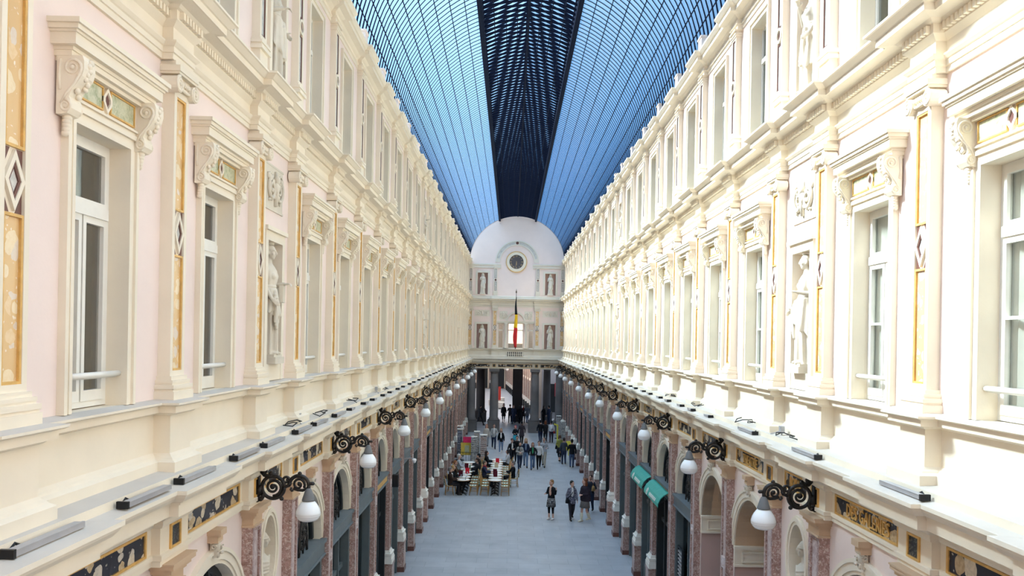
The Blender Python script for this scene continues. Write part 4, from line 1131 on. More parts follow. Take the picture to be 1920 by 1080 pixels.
# ------------------------------------------------------------------ figures
def rotz(a): return Matrix.Rotation(a,3,'Z')
def head_pieces(g,c,k=1.0,yaw=0.0,tilt=0.0,mi=0):
    R=rotz(yaw)@Matrix.Rotation(tilt,3,'X')
    def E(p,r,n=12,m=8):
        q=R@Vector(p)*k; g.ell((c[0]+q.x,c[1]+q.y,c[2]+q.z),tuple(x*k for x in r),mi,n,m,R)
    E((0,-.012,.028),(.074,.094,.092),16,10); E((0,.022,-.035),(.060,.068,.085),14,9); E((0,.052,-.092),(.032,.032,.026))
    E((0,.098,-.018),(.013,.022,.030),8,6); E((0,.090,.004),(.010,.016,.030),8,6); E((0,.082,-.062),(.024,.012,.012),8,6)
    E((0,.074,.034),(.050,.018,.012),10,6)
    for s in (-1,1): E((s*.076,-.008,-.015),(.012,.022,.032),8,6); E((s*.036,.062,-.028),(.026,.022,.022),8,6)
def hand_pieces(g,w,d,up,side,k=1.0,curl=.5):
    """palm with four bent fingers and a thumb; d along the forearm, up = back of the hand, side=+1/-1 thumb side"""
    d=Vector(d).normalized(); up=Vector(up); up=(up-d*up.dot(d)).normalized(); lat=d.cross(up)*side; w=Vector(w)
    R=Matrix((lat,d,up)).transposed()
    g.ell(tuple(w+d*.045*k),(.040*k,.052*k,.017*k),0,10,6,R)
    for i,(o,l) in enumerate(((.027,.072),(.009,.080),(-.009,.075),(-.027,.058))):
        b=w+d*.082*k+lat*o*k; m1=b+(d*math.cos(curl*.5)-up*math.sin(curl*.5))*l*.5*k; e=m1+(d*math.cos(curl*1.5)-up*math.sin(curl*1.5))*l*.5*k
        g.tube([tuple(b),tuple(m1),tuple(e)],[.0095*k,.009*k,.008*k],6,round_ends=True)
    b=w+d*.025*k+lat*.034*k; m1=b+(d*.6+lat*.75-up*.15).normalized()*.034*k; e=m1+(d*.9+lat*.3-up*.3).normalized()*.030*k
    g.tube([tuple(b),tuple(m1),tuple(e)],[.012*k,.011*k,.009*k],6,round_ends=True)
def statue(label,loc_side,s,z,h=1.65,var=0,grp=None,mat=None,tall_niche=True):
    mat=mat or M['statue']; k=h/1.65; rnd=random.Random(var*7+1)
    t=thing('niche_statue',label,'statue',group=grp); place(t,loc_side,s,z)
    g=MB(); g.box(-.23,.23,-.24,.14,0,.10*k); g.box(-.20,.20,-.22,.11,.10*k,.14*k); g.build('plinth',mat,t)
    Z=.13*k; sw=(-1 if var%2 else 1)
    g=MB()
    lean=.03*sw
    rings=[(0,0,0,.195,.15),(0,0,.06,.185,.145),(0,.01,.35,.165,.135),(lean*.5,.015,.62,.17,.14),(lean,.01,.84,.178,.14),(lean*.6,0,.98,.140,.108),(0,0,1.04,.132,.102),(-.01*sw,.005,1.16,.160,.122),(-.01*sw,0,1.27,.165,.11),(-.01*sw,-.01,1.335,.150,.085),(0,-.01,1.375,.075,.062),(0,-.005,1.43,.052,.05),(0,0,1.47,.048,.048)]
    rings=[(a*k,b*k-.05,c*k+Z,d*k,e*k) for a,b,c,d,e in rings]
    ph=rnd.uniform(0,3)
    def fold(i,a):
        am=(.17,.17,.15,.12,.08,.05,.035,.035,.03,.02,0,0,0)[i]
        return 1+am*math.cos(9*a+ph+.2*i)+am*.6*math.cos(5*a-ph-.3*i)
    g.loft(rings,44,0,fold)
    # overskirt with a slanting hem
    m=36; vs=[];fs=[]
    hemz=lambda a: .50+.16*math.cos(a-.8*sw)+.035*math.cos(7*a)
    lv=8
    for i in range(lv+1):
        for q in range(m):
            a=2*PI*q/m; tt=i/lv; zz=1.0+(hemz(a)-1.0)*tt
            r=.150+.065*tt; w=1+(.03+.09*tt)*math.cos(9*a+ph+2*tt)+.04*tt*math.cos(3*a)
            vs.append((r*w*math.cos(a)*k+lean*.7*k,(r*.80*w*math.sin(a)+.01)*k-.05,zz*k+Z))
    for i in range(lv):
        for q in range(m): fs.append((i*m+q,(i+1)*m+q,(i+1)*m+(q+1)%m,i*m+(q+1)%m))
    fs.append(tuple(range(m))); fs.append(tuple(range((lv+1)*m-1,lv*m-1,-1)))
    g.add(vs,fs,0,True)
    g.tube([((.135*math.cos(2*PI*q/20)+lean*.4)*k,.106*math.sin(2*PI*q/20)*k-.05,1.03*k+Z) for q in range(20)],.016*k,6,closed=True)
    for sx in (-1,1): g.ell((sx*.065*k,.075*k-.05,1.19*k+Z),(.062*k,.055*k,.06*k))
    head_pieces(g,(0,.012*k-.05,1.555*k+Z),k*.98,yaw=(.0,.35,-.35,.2)[var%4],tilt=-.05)
    # hanging swag of cloth
    sx=.10*sw
    for q in range(3): g.tube([((sx+.03*q)*k,(.13+.01*q)*k-.05,(.95-.05*q)*k+Z),((sx+.02*q)*k,.16*k-.05,.70*k+Z),((sx-.01+.03*q)*k,.15*k-.05,(.40+.05*q)*k+Z)],[.03*k,.028*k,.022*k],7,round_ends=True)
    # feet
    for sx in (-1,1): g.ell((sx*.075*k,.10*k-.05,.025*k+Z),(.042*k,.09*k,.032*k))
    # arms
    A=lambda x,y,z: (x*k,y*k-.05,z*k+Z)
    s1=sw
    el=A(.215*s1,-.01,1.06); wr=A(.235*s1,.12,.84)
    g.tube([A(.165*s1,-.01,1.30),el],[.055*k,.045*k],9,round_ends=True); g.tube([el,wr],[.043*k,.030*k],9,round_ends=True)
    hand_pieces(g,wr,(.05*s1,.3,-.25),(s1,.2,.2),-s1,k,.6)
    if var%4==3: el2,wr2=A(-.20*s1,.04,1.10),A(-.06*s1,.17,1.33)
    else: el2,wr2=A(-.215*s1,.0,1.05),A(-.16*s1,.19,1.08)
    g.tube([A(-.165*s1,-.01,1.30),el2],[.055*k,.045*k],9,round_ends=True); g.tube([el2,wr2],[.043*k,.030*k],9,round_ends=True)
    hand_pieces(g,wr2,Vector(wr2)-Vector(el2),(0,0,1),s1,k,.9)
    # cape at the back
    g.loft([(0,-.09*k-.05,.25*k+Z,.17*k,.05*k),(0,-.08*k-.05,.9*k+Z,.16*k,.05*k),(0,-.06*k-.05,1.32*k+Z,.14*k,.05*k)],20)
    remesh(g,'figure',mat,t,.0105,1)
    hgs=MB(); hc=(0,.0*k-.05,1.575*k+Z)
    hgs.ell((hc[0],hc[1]-.022*k,hc[2]+.028*k),(.088*k,.098*k,.088*k),n=14,m=8)
    for sx in (-1,1):
        for q in range(3): hgs.tube([(sx*(.075+.008*q)*k,hc[1]-.02*k-.02*q*k,hc[2]),(sx*(.085+.012*q)*k,hc[1]-.03*k-.015*q*k,hc[2]-.12*k),(sx*(.095+.02*q)*k,hc[1]+.0*k,hc[2]-.26*k)],[.026*k,.03*k,.016*k],7,round_ends=True)
    remesh(hgs,'hair',mat,t,.012,1)
    if var%2==0:
        c=MB(); C=(hc[0],hc[1]-.01*k,hc[2]+.085*k)
        c.lathe([(.082*k,0),(.085*k,.045*k),(.078*k,.045*k),(.07*k,0.0)],16,C)
        for q in range(7):
            a=2*PI*q/7+.2; c.box(C[0]+.08*k*math.cos(a)-.018*k,C[0]+.08*k*math.cos(a)+.018*k,C[1]+.08*k*math.sin(a)-.014*k,C[1]+.08*k*math.sin(a)+.014*k,C[2]+.04*k,C[2]+.085*k)
        c.build('mural_crown',mat,t)
    if var%4==0:
        c=MB(); x=-.16*s1*k; c.box(x-.075*k,x+.055*k,.13*k-.05,.19*k-.05,.80*k+Z,1.06*k+Z); c.build('tablet',mat,t)
    return t
NN={2:'nearest',10:'middle',18:'farthest'}
for sd in 'LR':
    for q,i in enumerate(sorted(NICHE)):
        c=bl[i][1]
        statue('robed stone woman in the %s tall niche of the %s, above the cornice'%(NN[i],WALLN[sd]),sd,c,7.18,1.64,(0 if sd=='L' else 2)+ (q if q else 0),'robed niche statues')
        f=MB(lambda s_,d,z,c=c,sd=sd: W(sd,c+s_,d,z))
        # niche surround is a part of the pedestal trim's wall
        f.strip([(-.48,6.93),(-.48,9.14),(.48,9.14),(.48,6.93)],[(-.36,6.93),(-.36,9.0),(.36,9.0),(.36,6.93)],0,.05)
        f.box(-.52,.52,0,.09,9.14,9.20); f.box(-.36,.36,-.4,.04,6.93,7.18)
        f.build('niche_surround',M['cream'],TR[sd,'sill'])
        statue('robed stone woman in the %s top storey niche of the %s'%(NN[i],WALLN[sd]),sd,c,11.27,1.62,(1 if sd=='L' else 3)+(q if q else 0),'robed niche statues of the top storey')
        f=MB(lambda s_,d,z,c=c,sd=sd: W(sd,c+s_,d,z))
        f.strip([(-.45,11.2),(-.45,13.36),(.45,13.36),(.45,11.2)],[(-.34,11.2),(-.34,13.25),(.34,13.25),(.34,11.2)],0,.05); f.build('niche_surround',M['cream'],TR[sd,'ped2'])
        # oval surround and bust
        f=MB(lambda s_,d,z,c=c,sd=sd: W(sd,c+s_,d,z))
        EL=lambda a,b: [(a*math.cos(2*PI*k/36),4.36+b*math.sin(2*PI*k/36)) for k in range(36)]
        for (a,b),(a2,b2),d in (((.38,.58),(.33,.53),.035),((.44,.64),(.38,.58),.055),((.47,.67),(.44,.64),.03)): f.strip(EL(a,b),EL(a2,b2),0,d,closed=True)
        f.build('oval_surround',M['cream'],TR[sd,'low'])
        b=thing('portrait_bust','stone bust in the %s oval niche of the %s at shop level'%(NN[i],WALLN[sd]),'bust',group='busts in oval niches'); place(b,sd,c,3.83)
        g=MB(); g.lathe([(.14,.0),(.14,.03),(.09,.06),(.075,.12),(.10,.16),(.11,.19)],16,(0,-.10,0)); g.build('socle',M['statue'],b)
        g=MB(); g.loft([(0,-.10,.17,.10,.08),(0,-.10,.22,.15,.10),(0,-.09,.32,.20,.12),(0,-.10,.40,.205,.105),(0,-.11,.455,.15,.08),(0,-.11,.49,.075,.065),(0,-.10,.55,.058,.058),(0,-.095,.60,.055,.055)],24,0,lambda i_,a: 1+.02*math.cos(9*a))
        for q2 in range(4): g.tube([(-.19,-.02-.01*q2,.42-.05*q2),(0,.03,.36-.05*q2),(.19,-.04,.40-.06*q2)],.016,6)
        head_pieces(g,(0,-.08,.70),1.05,.3 if sd=='L' else -.2); remesh(g,'bust_figure',M['statue'],b,.011,2)
        g=MB(); g.ell((0,-.11,.735),(.096,.108,.10),n=14,m=9); g.tube([(.09*math.cos(2*PI*a/16),-.105+.11*math.sin(2*PI*a/16),.72) for a in range(16)],.016,6,closed=True); g.ell((0,-.20,.66),(.05,.05,.05)); g.build('headdress',M['statue'],b)
for k,(x,z,h,pl) in enumerate(((-2.82,6.93,1.80,'lower niche at left of the flag'),(2.82,6.93,1.80,'lower niche at right of the flag'),(-2.83,11.42,1.62,'upper niche at left of the clock'),(2.80,11.42,1.62,'upper niche at right of the clock'))):
    statue('pale stone figure in the %s, on the end wall'%pl,'E',x,z,h,(1,3,7,5)[k],'end wall statues',M['endstone'])
# ---- people
PEOPLE=[0]
def person(label,x,y,head,h=1.68,pose='stand',phase=.3,top=None,topc=(.03,.03,.03),toplen=.0,legs='trousers',legc=(.03,.03,.04),shoe=(.03,.025,.02),hair='short',hairc=(.05,.03,.02),arms=('down','down'),look=0.0,skint='fair',female=False,extra=(),inner=None,seat=.46,scarf=None,skirtc=None,lean=0.0,boots=None,grp=None,legm=None,skirtm=None,detail=.0125):
    k=h/1.70; PEOPLE[0]+=1
    t=thing('person',label,'person',(x,y,0),head,grp)
    S=skin(skint)
    sw=.165 if female else .19
    sit=pose=='sit'
    pz=(seat+.09) if sit else .93*k
    V=Vector
    hipo=.085*k
    # torso axis
    la=lean+(.06 if pose=='walk' else 0)
    def T(dz,dx=0,dy=0): return V((dx,dy+math.sin(la)*dz,pz+math.cos(la)*dz))
    sh=T(.49*k); nk=T(.55*k); hd=T(.685*k)+V((0,.015,0))
    hips=[V((-hipo,0,pz-.03)),V((hipo,0,pz-.03))]
    knees=[];ank=[];toed=[]
    for s,hp in zip((-1,1),hips):
        if sit:
            kn=hp+V((s*.04,.42*k,.0)); an=V((kn.x+s*.01,kn.y-.03+.05*s*phase,.085)); 
        elif pose=='walk':
            a=phase*s
            kn=hp+V((0,math.sin(a*.75+.10)*.44*k,-math.cos(a*.75+.10)*.44*k))
            b=a if a>0 else a*1.25
            an=V((hp.x*.9,math.sin(b)*.86*k,.085*k+(.07*k if a<0 else 0)))
            d=an-kn; L=.42*k
            if d.length>1e-3 and abs(d.length-L)>.03: an=kn+d.normalized()*L if d.length>L else an
            if an.z<.08*k: an.z=.08*k
        else:
            kn=hp+V((s*.01,.02,-.42*k)); an=V((hp.x+s*.015,-.01,.085*k))
        knees.append(kn); ank.append(an)
    # arms
    shs=[sh+V((-sw*k,0,-.02)),sh+V((sw*k,0,-.02))]; els=[];wrs=[]
    for i,s in enumerate((-1,1)):
        m=arms[i]; p=shs[i]
        if m=='down':
            swg=(-s*phase*.7 if pose=='walk' else .05); el=p+V((s*.045,-.02+math.sin(swg)*.2,-.28*k)); wr=el+V((s*.01,.05+math.sin(swg)*.22,-.25*k))
        elif m=='bent': el=p+V((s*.06,-.03,-.27*k)); wr=el+V((-s*.05,.23*k,.02))
        elif m=='front': el=p+V((s*.05,.02,-.27*k)); wr=el+V((-s*.15,.17*k,-.03))
        elif m=='raised': el=p+V((s*.09,.12,-.24*k)); wr=el+V((s*.10,.12,.20*k))
        elif m=='phone': el=p+V((s*.08,.10,-.25*k)); wr=el+V((-s*.10,.08,.24*k))
        elif m=='table': el=p+V((s*.07,.12,-.25*k)); wr=el+V((-s*.08,.22*k,.0))
        elif m=='pocket': el=p+V((s*.10,-.05,-.27*k)); wr=el+V((-s*.05,.08,-.20*k))
        els.append(el);wrs.append(wr)
    g=MB()
    tv=[T(-.08*k),T(.02*k),T(.20*k),T(.38*k),T(.47*k)]
    g.loft([(0,v.y,v.z,rx*k,ry*k) for v,rx,ry in zip(tv,(.14,.155,.125,.155,.13),(.10,.11,.09,.105,.08))],16)
    g.tube([tuple(sh-V((0,0,.04))),tuple(nk),tuple(hd-V((0,.01,.05)))],[.07*k,.052*k,.052*k],10,round_ends=True)
    head_pieces(g,hd,k*1.05,look)
    for i in (0,1):
        g.tube([tuple(hips[i]),tuple(knees[i])],[.082*k,.055*k],10,round_ends=True); g.tube([tuple(knees[i]),tuple(ank[i])],[.053*k,.036*k],10,round_ends=True)
        g.tube([tuple(shs[i]+V((-(-1,1)[i]*.04*k,0,-.045*k))),tuple(els[i])],[.042*k,.037*k],8,round_ends=True); g.tube([tuple(els[i]),tuple(wrs[i])],[.037*k,.026*k],8,round_ends=True)
        d=(wrs[i]-els[i]).normalized()
        hand_pieces(g,wrs[i],d,(0,0,1) if abs(d.z)<.7 else ((-1,1)[i],0,0),(1,-1)[i],k,.6)
        g.tube([(ank[i].x,ank[i].y-.03,.05*k+ank[i].z-.085*k),(ank[i].x*1.05,ank[i].y+.13*k,.035*k+ank[i].z-.085*k)],[.036*k,.032*k],8,round_ends=True)
    b=remesh(g,'body',[S],t,detail,1)
    # eyes and mouth
    R=rotz(look); e=MB()
    for s in (-1,1):
        q=hd+R@V((s*.031,.083,.008))*k*1.05; e.ell(tuple(q),(.011*k,.008*k,.007*k),n=6,m=4)
    e.build('eyes',M['eye'],b)
    e=MB(); q=hd+R@V((0,.094,-.062))*k*1.05; e.ell(tuple(q),(.020*k,.006*k,.007*k),n=6,m=4,rot=R); e.build('lips',M['lip'],b)
    # clothes
    if top:
        g=MB(); low=toplen
        zs=[-low*k-.02,-.04*k,.04*k,.20*k,.36*k,.45*k,.505*k]
        rx=[.185 if low>.12 else .172,.172,.168,.148,.185,.195,.085]; ry=[.135,.13,.128,.112,.13,.110,.07]
        if sit: zs=[-.06*k,-.02,.05*k,.2*k,.36*k,.45*k,.505*k]
        g.loft([(0,T(z).y,T(z).z,a*k,c*k) for z,a,c in zip(zs,rx,ry)],20)
        if low>.12 and not sit: g.loft([(0,T(-low*k).y,T(-low*k).z,.20*k,.15*k),(0,T(-.1*k).y,T(-.1*k).z,.18*k,.135*k),(0,T(.05*k).y,T(.05*k).z,.16*k,.12*k)],20)
        for i in (0,1):
            g.tube([tuple(shs[i]+V((-(-1,1)[i]*.035*k,0,-.035*k))),tuple(els[i])],[.060*k,.054*k],9,round_ends=True)
            if top!='tee':
                g.tube([tuple(els[i]),tuple(els[i]+(wrs[i]-els[i])*.92)],[.055*k,.042*k],9,round_ends=True)
        if top=='hood': g.ell(tuple(nk+V((0,-.07,-.01))),(.11*k,.07*k,.07*k))
        if top=='coat': g.tube([tuple(nk+V((-.07*k,.02,0))),tuple(nk+V((0,-.06*k,.01))),tuple(nk+V((.07*k,.02,0)))],.03*k,7,round_ends=True)
        if top=='shawl':
            g.loft([(0,T(-low*k).y-.02,T(-low*k).z,.24*k,.19*k),(0,T(.15*k).y-.01,T(.15*k).z,.25*k,.18*k),(0,T(.40*k).y,T(.40*k).z,.22*k,.14*k),(0,T(.52*k).y,T(.52*k).z,.08*k,.08*k)],20)
        remesh(g,{'tee':'shirt','hood':'hoodie','coat':'jacket','shawl':'shawl','blouse':'blouse','jumper':'jumper','cardigan':'cardigan'}.get(top,'jacket'),topc if isinstance(topc,bpy.types.Material) else cloth('top_%.3f_%.3f_%.3f'%topc,topc),t,.0145,2)
        if inner:
            g=MB(); v0,v1,v2=T(.10*k),T(.33*k),T(.49*k)
            g.ell((0,v1.y+.098*k,v0.z*.45+v2.z*.55),(.062*k,.040*k,.215*k),n=14,m=9); g.ell((0,v2.y+.05*k,v2.z-.01),(.055*k,.045*k,.04*k)); g.build('undershirt',cloth('inner_%.3f_%.3f_%.3f'%inner,inner),t)
    if scarf:
        g=MB(); g.tube([tuple(nk+V((.075*k*math.cos(a*PI/6),.07*k*math.sin(a*PI/6),-.01))) for a in range(12)],.03*k,7,closed=True); g.tube([tuple(nk+V((.03,.08*k,-.02))),tuple(nk+V((.04,.12*k,-.25*k)))],.03*k,7,round_ends=True); g.build('scarf',cloth('scarf_%.3f_%.3f_%.3f'%scarf,scarf),t)
    lm=legm or cloth('leg_%.3f_%.3f_%.3f'%legc,legc)
    if legs in('trousers','leggings','flares'):
        q=(.100,.070,.066,.052) if legs=='trousers' else (.092,.063,.060,.044) if legs=='leggings' else (.098,.066,.066,.075)
        g=MB()
        g.loft([(0,-.0,pz-.10*k,.13*k,.11*k),(0,0,pz,.165*k,.122*k),(0,T(.08*k).y,pz+.08*k,.15*k,.112*k)],16)
        for i in (0,1):
            end=knees[i]+(ank[i]-knees[i])*(.55 if legs=='leggings' else .97)
            g.tube([tuple(hips[i]),tuple(knees[i])],[q[0]*k,q[1]*k],10,round_ends=True); g.tube([tuple(knees[i]),tuple(end)],[q[2]*k,q[3]*k],10,round_ends=True)
        remesh(g,'leggings' if legs=='leggings' else 'trousers',lm,t,.0145,1)
    if skirtc or skirtm:
        g=MB(); zt=pz+.03; zb=pz-(.36 if not sit else .05)*k
        g.loft([(0,.02,zb,.215*k,.185*k),(0,.01,(zb+zt)/2,.20*k,.165*k),(0,0,zt,.165*k,.125*k)],24,0,lambda i_,a: 1+(.05,.03,0)[i_]*math.cos(7*a)); g.build('skirt',skirtm or cloth('skirt_%.3f_%.3f_%.3f'%skirtc,skirtc),t)
    for i in (0,1):
        a=ank[i]; z0=a.z-.085*k; g=MB()
        g.tube([(a.x,a.y-.045*k,z0+.045*k),(a.x*1.03,a.y+.05*k,z0+.042*k),(a.x*1.06,a.y+.15*k,z0+.034*k)],[.044*k,.044*k,.036*k],8,round_ends=True)
        if boots: g.tube([tuple(a),tuple(a+(knees[i]-a)*.62)],[.052*k,.062*k],10,round_ends=True)
        g.build('boot' if boots else 'shoe',cloth('shoe_%.3f_%.3f_%.3f'%(boots or shoe),boots or shoe),t)
    # hair
    hm=plain('hair_%.3f_%.3f_%.3f'%hairc,hairc,.6,0,.3,.3,60)
    g=MB()
    def H(p,r): q=hd+R@V(p)*k*1.05; g.ell(tuple(q),tuple(v*k*1.05 for v in r),n=14,m=9,rot=R)
    if hair!='bald':
        H((0,-.024,.045),(.086,.098,.088)); H((0,-.05,-.005),(.080,.068,.085))
        if hair in('long','pony'):
            H((0,-.075,-.10),(.078 if hair=='long' else .035,.045,.13))
            if hair=='long':
                for s in (-1,1): H((s*.075,-.02,-.09),(.024,.045,.14))
        if hair=='bob':
            for s in (-1,1): H((s*.07,-.015,-.04),(.028,.06,.08))
        if hair=='bun': H((0,-.11,.05),(.045,.045,.045))
    else:
        H((0,-.05,-.02),(.080,.06,.05))
    remesh(g,'hair',hm,t,.0135,1)
    if 'cap' in extra:
        g=MB(); q=hd+V((0,0,.07*k)); g.lathe([(.095*k,0),(.093*k,.03*k),(.07*k,.065*k),(.02*k,.08*k)],14,tuple(q)); g.ell((q.x,q.y+.10*k,q.z+.005),(.07*k,.06*k,.010*k)); g.build('cap',cloth('cap',(.10,.09,.10)),t)
    for e_ in extra:
        if isinstance(e_,tuple) and e_[0] in('shoulder_bag','hand_bag','rucksack'):
            c=cloth('bag_%.3f_%.3f_%.3f'%e_[1],e_[1]); s=e_[2]
            if e_[0]=='rucksack':
                g=MB(); v=T(.28*k); g.ell((0,v.y-.17*k,v.z),(.14*k,.085*k,.20*k)); o=g.build('rucksack',c,t)
            else:
                if e_[0]=='shoulder_bag': q=T(-.05*k)+V((s*.21*k,.06,0)); zz=q.z
                else: q=wrs[0 if s<0 else 1]+V((0,0,-.22)); 
                g=MB(); g.loft([(q.x,q.y,q.z-.12,.085,.10),(q.x,q.y,q.z-.02,.075,.14),(q.x,q.y,q.z+.10,.045,.12)],14); o=g.build('bag',c,t)
                g=MB()
                if e_[0]=='shoulder_bag': g.tube([tuple(q+V((0,.10,.08))),tuple(T(.28*k)+V((s*.02,.15*k,0))),tuple(sh+V((-s*.11*k,.04,.06))),tuple(sh+V((-s*.10*k,-.05,.05))),tuple(T(.2*k)+V((s*.08,-.14*k,0))),tuple(q+V((0,-.10,.08)))],.014,6)
                else: g.tube([tuple(q+V((0,-.08,.09))),tuple(q+V((0,0,.22))),tuple(q+V((0,.08,.09)))],.010,6)
                g.build('strap',c,o)
    return t
DK=(.022,.022,.026); BK=(.012,.012,.014); NV=(.03,.04,.075); JN=(.10,.15,.25); JL=(.17,.24,.36); BR=(.055,.03,.022); WH=(.72,.70,.68); GY=(.34,.33,.33); AUB=(.19,.06,.025); BLO=(.42,.26,.11)
F=PI
# the three women and the passer by in front
person('woman in black cardigan and patterned skirt raising one hand while talking',1.45,34.1,F-.55,1.66,'stand',top='cardigan',topc=BK,toplen=.12,legs='leggings',legc=BK,shoe=(.75,.72,.70),hair='short',hairc=(.30,.15,.06),arms=('raised','bent'),look=-.35,female=True,inner=(.60,.36,.27),skirtm=M['floral'],skint='fair')
person('woman in grey printed blouse and dark trousers with a black crossbody bag',2.32,34.1,F+.15,1.64,'walk',.22,top='blouse',topc=M['blouse'],toplen=.20,legs='trousers',legc=(.03,.028,.035),hair='short',hairc=(.02,.015,.012),arms=('down','down'),look=.5,female=True,inner=WH,extra=(('shoulder_bag',BK,1),))
person('woman with long auburn hair in dark shawl, grey skirt and pale boots',2.87,33.8,F-.9,1.80,'walk',.15,top='shawl',topc=(.03,.022,.03),toplen=.10,legs='bare',hair='long',hairc=AUB,arms=('front','front'),look=-.2,female=True,skirtm=M['tweed'],boots=(.68,.62,.48))
person('person in dark clothes with a tan handbag behind the auburn haired woman',3.27,35.6,F-.3,1.66,'walk',.2,top='jacket',topc=(.03,.035,.05),legs='trousers',legc=(.025,.035,.06),hair='short',hairc=BR,arms=('phone','bent'),extra=(('hand_bag',(.40,.25,.11),-1),))
# the group walking towards the camera
person('person in white shirt and black trousers in the walking group',1.39,47.6,F,1.62,'walk',.28,top='jumper',topc=WH,toplen=.06,legc=BK,hair='short',hairc=BR,arms=('down','down'))
person('person in pale beige trousers with a dark jacket over the arm',1.72,48.3,F-.15,1.74,'walk',-.26,top='jumper',topc=(.42,.42,.44),legc=(.48,.42,.33),hair='short',hairc=(.10,.06,.04),arms=('bent','down'),extra=(('shoulder_bag',DK,1),))
person('woman in dark jacket, green top and flared blue jeans',1.01,47.3,F,1.56,'walk',.2,top='jacket',topc=DK,legs='flares',legc=JN,hair='long',hairc=AUB,arms=('pocket','pocket'),inner=(.05,.30,.13),female=True)
person('woman with long blond hair in navy jacket and blue jeans',.62,48.1,F,1.70,'walk',-.24,top='jacket',topc=NV,legc=JL,hair='long',hairc=BLO,arms=('down','pocket'),inner=(.25,.32,.42),female=True)
person('woman in grey hooded top with dark scarf and navy trousers',.25,47.2,F+.1,1.60,'walk',.26,top='hood',topc=(.33,.32,.30),legc=NV,hair='long',hairc=DK,arms=('front','front'),scarf=DK,female=True)
person('man in flat cap and dark jacket with pale print shirt',-.22,48.6,F+.25,1.62,'walk',.2,top='coat',topc=DK,legc=DK,hair='short',hairc=BR,arms=('front','down'),inner=WH,extra=('cap',))
person('person in black jacket half hidden behind the grey hooded woman',.10,49.6,F,1.66,'walk',-.2,top='jacket',topc=BK,legc=DK,hair='short',hairc=BK,arms=('down','bent'))
person('young woman in open black blazer, white top and blue jeans',-.94,54.1,F-.05,1.62,'walk',.26,top='jacket',topc=BK,toplen=.12,legc=JL,hair='long',hairc=(.33,.18,.08),arms=('down','down'),inner=(.78,.76,.74),shoe=(.6,.6,.6),female=True)
person('man in light grey cardigan and white shirt walking beside the postcard racks',-1.47,56.1,F+.1,1.70,'walk',-.26,top='cardigan',topc=(.38,.38,.37),toplen=.10,legc=NV,hair='short',hairc=BR,arms=('bent','down'),inner=WH)
person('woman with very long red hair in a cream top and grey trousers',-2.0,56.6,F,1.62,'walk',.22,top='jumper',topc=(.60,.52,.44),toplen=.10,legc=(.30,.31,.34),hair='long',hairc=(.33,.10,.05),arms=('down','down'),female=True,extra=(('hand_bag',DK,1),))
person('person in dark jacket with turquoise skirt and a pink headscarf',.05,57.3,F-.2,1.50,'walk',.2,top='jacket',topc=DK,legc=NV,hair='bob',hairc=(.55,.07,.11),arms=('bent','front'),skirtc=(.05,.42,.55),female=True)
person('person in long dark coat walking away near the middle of the floor',.52,58.7,.1,1.66,'walk',.22,top='coat',topc=(.045,.035,.042),toplen=.30,legc=DK,hair='short',hairc=BK,arms=('down','down'))
person('woman in olive green top, dark skirt and black tights walking away',2.81,50.5,.15,1.66,'walk',.26,top='jumper',topc=(.22,.22,.06),toplen=.05,legs='leggings',legc=BK,hair='bob',hairc=(.14,.07,.04),arms=('bent','down'),skirtc=DK,female=True,extra=(('hand_bag',BK,-1),))
person('man in black jacket and blue jeans seen from behind beside the sunlit shops',3.40,48.2,-.1,1.68,'walk',.2,top='jacket',topc=BK,toplen=.08,legc=(.07,.10,.18),hair='short',hairc=BK,arms=('bent','down'))
person('person in grey jacket walking close beside the man in blue jeans',3.0,49.4,.05,1.62,'walk',-.2,top='jacket',topc=(.06,.065,.08),legc=NV,hair='short',hairc=BR,arms=('down','down'))
person('man in black jacket and dark jeans walking away, left of an auburn haired woman',1.94,60,.05,1.64,'walk',.24,top='jacket',topc=BK,toplen=.08,legc=NV,hair='short',hairc=BK,arms=('down','down'))
person('woman with auburn ponytail and dark jacket walking away beside a man',2.33,60.3,0,1.58,'walk',-.22,top='jacket',topc=(.03,.025,.025),legc=DK,hair='long',hairc=AUB,arms=('bent','down'),female=True)
person('woman in white top with red bag and dark trousers walking away',2.75,59.8,-.1,1.64,'walk',.26,top='jumper',topc=(.66,.66,.68),legc=(.05,.035,.05),hair='pony',hairc=BK,arms=('down','down'),female=True,extra=(('shoulder_bag',(.45,.06,.06),1),('rucksack',(.72,.70,.70),0)))
# under the crossing
person('woman in long black coat under the crossing, between two columns',-.95,74.2,F,1.72,'walk',.2,top='coat',topc=BK,toplen=.34,legs='leggings',legc=BK,hair='bob',hairc=BK,arms=('down','down'),female=True)
person('person in dark jacket under the crossing, left one of a close pair',-.36,74.0,.1,1.66,'stand',top='jacket',topc=DK,legc=DK,hair='short',hairc=BR,arms=('bent','down'))
person('person in navy jacket under the crossing, right one of a close pair',-.02,73.2,F-.3,1.68,'walk',.2,top='jacket',topc=NV,legc=NV,hair='short',hairc=(.2,.12,.07),arms=('down','down'))
person('dark haired person in black coat in front of the broad pier',.50,73.2,.2,1.62,'walk',.2,top='coat',topc=BK,toplen=.3,legc=BK,hair='long',hairc=BK,arms=('down','bent'))
person('person with red scarf and dark coat in front of the broad pier',.88,74.0,F+.2,1.66,'stand',top='coat',topc=(.035,.025,.03),toplen=.28,legc=DK,hair='short',hairc=BR,arms=('bent','bent'),scarf=(.35,.04,.03))
person('person in grey coat and blue jeans beside the right front column',1.22,73.6,.1,1.70,'walk',.2,top='coat',topc=(.16,.17,.20),toplen=.2,legc=JN,hair='short',hairc=(.2,.16,.13),arms=('down','down'))
person('person in black by the pale round column, talking',2.72,73.3,-.9,1.64,'stand',top='jacket',topc=BK,legc=BK,hair='long',hairc=BR,arms=('bent','down'))
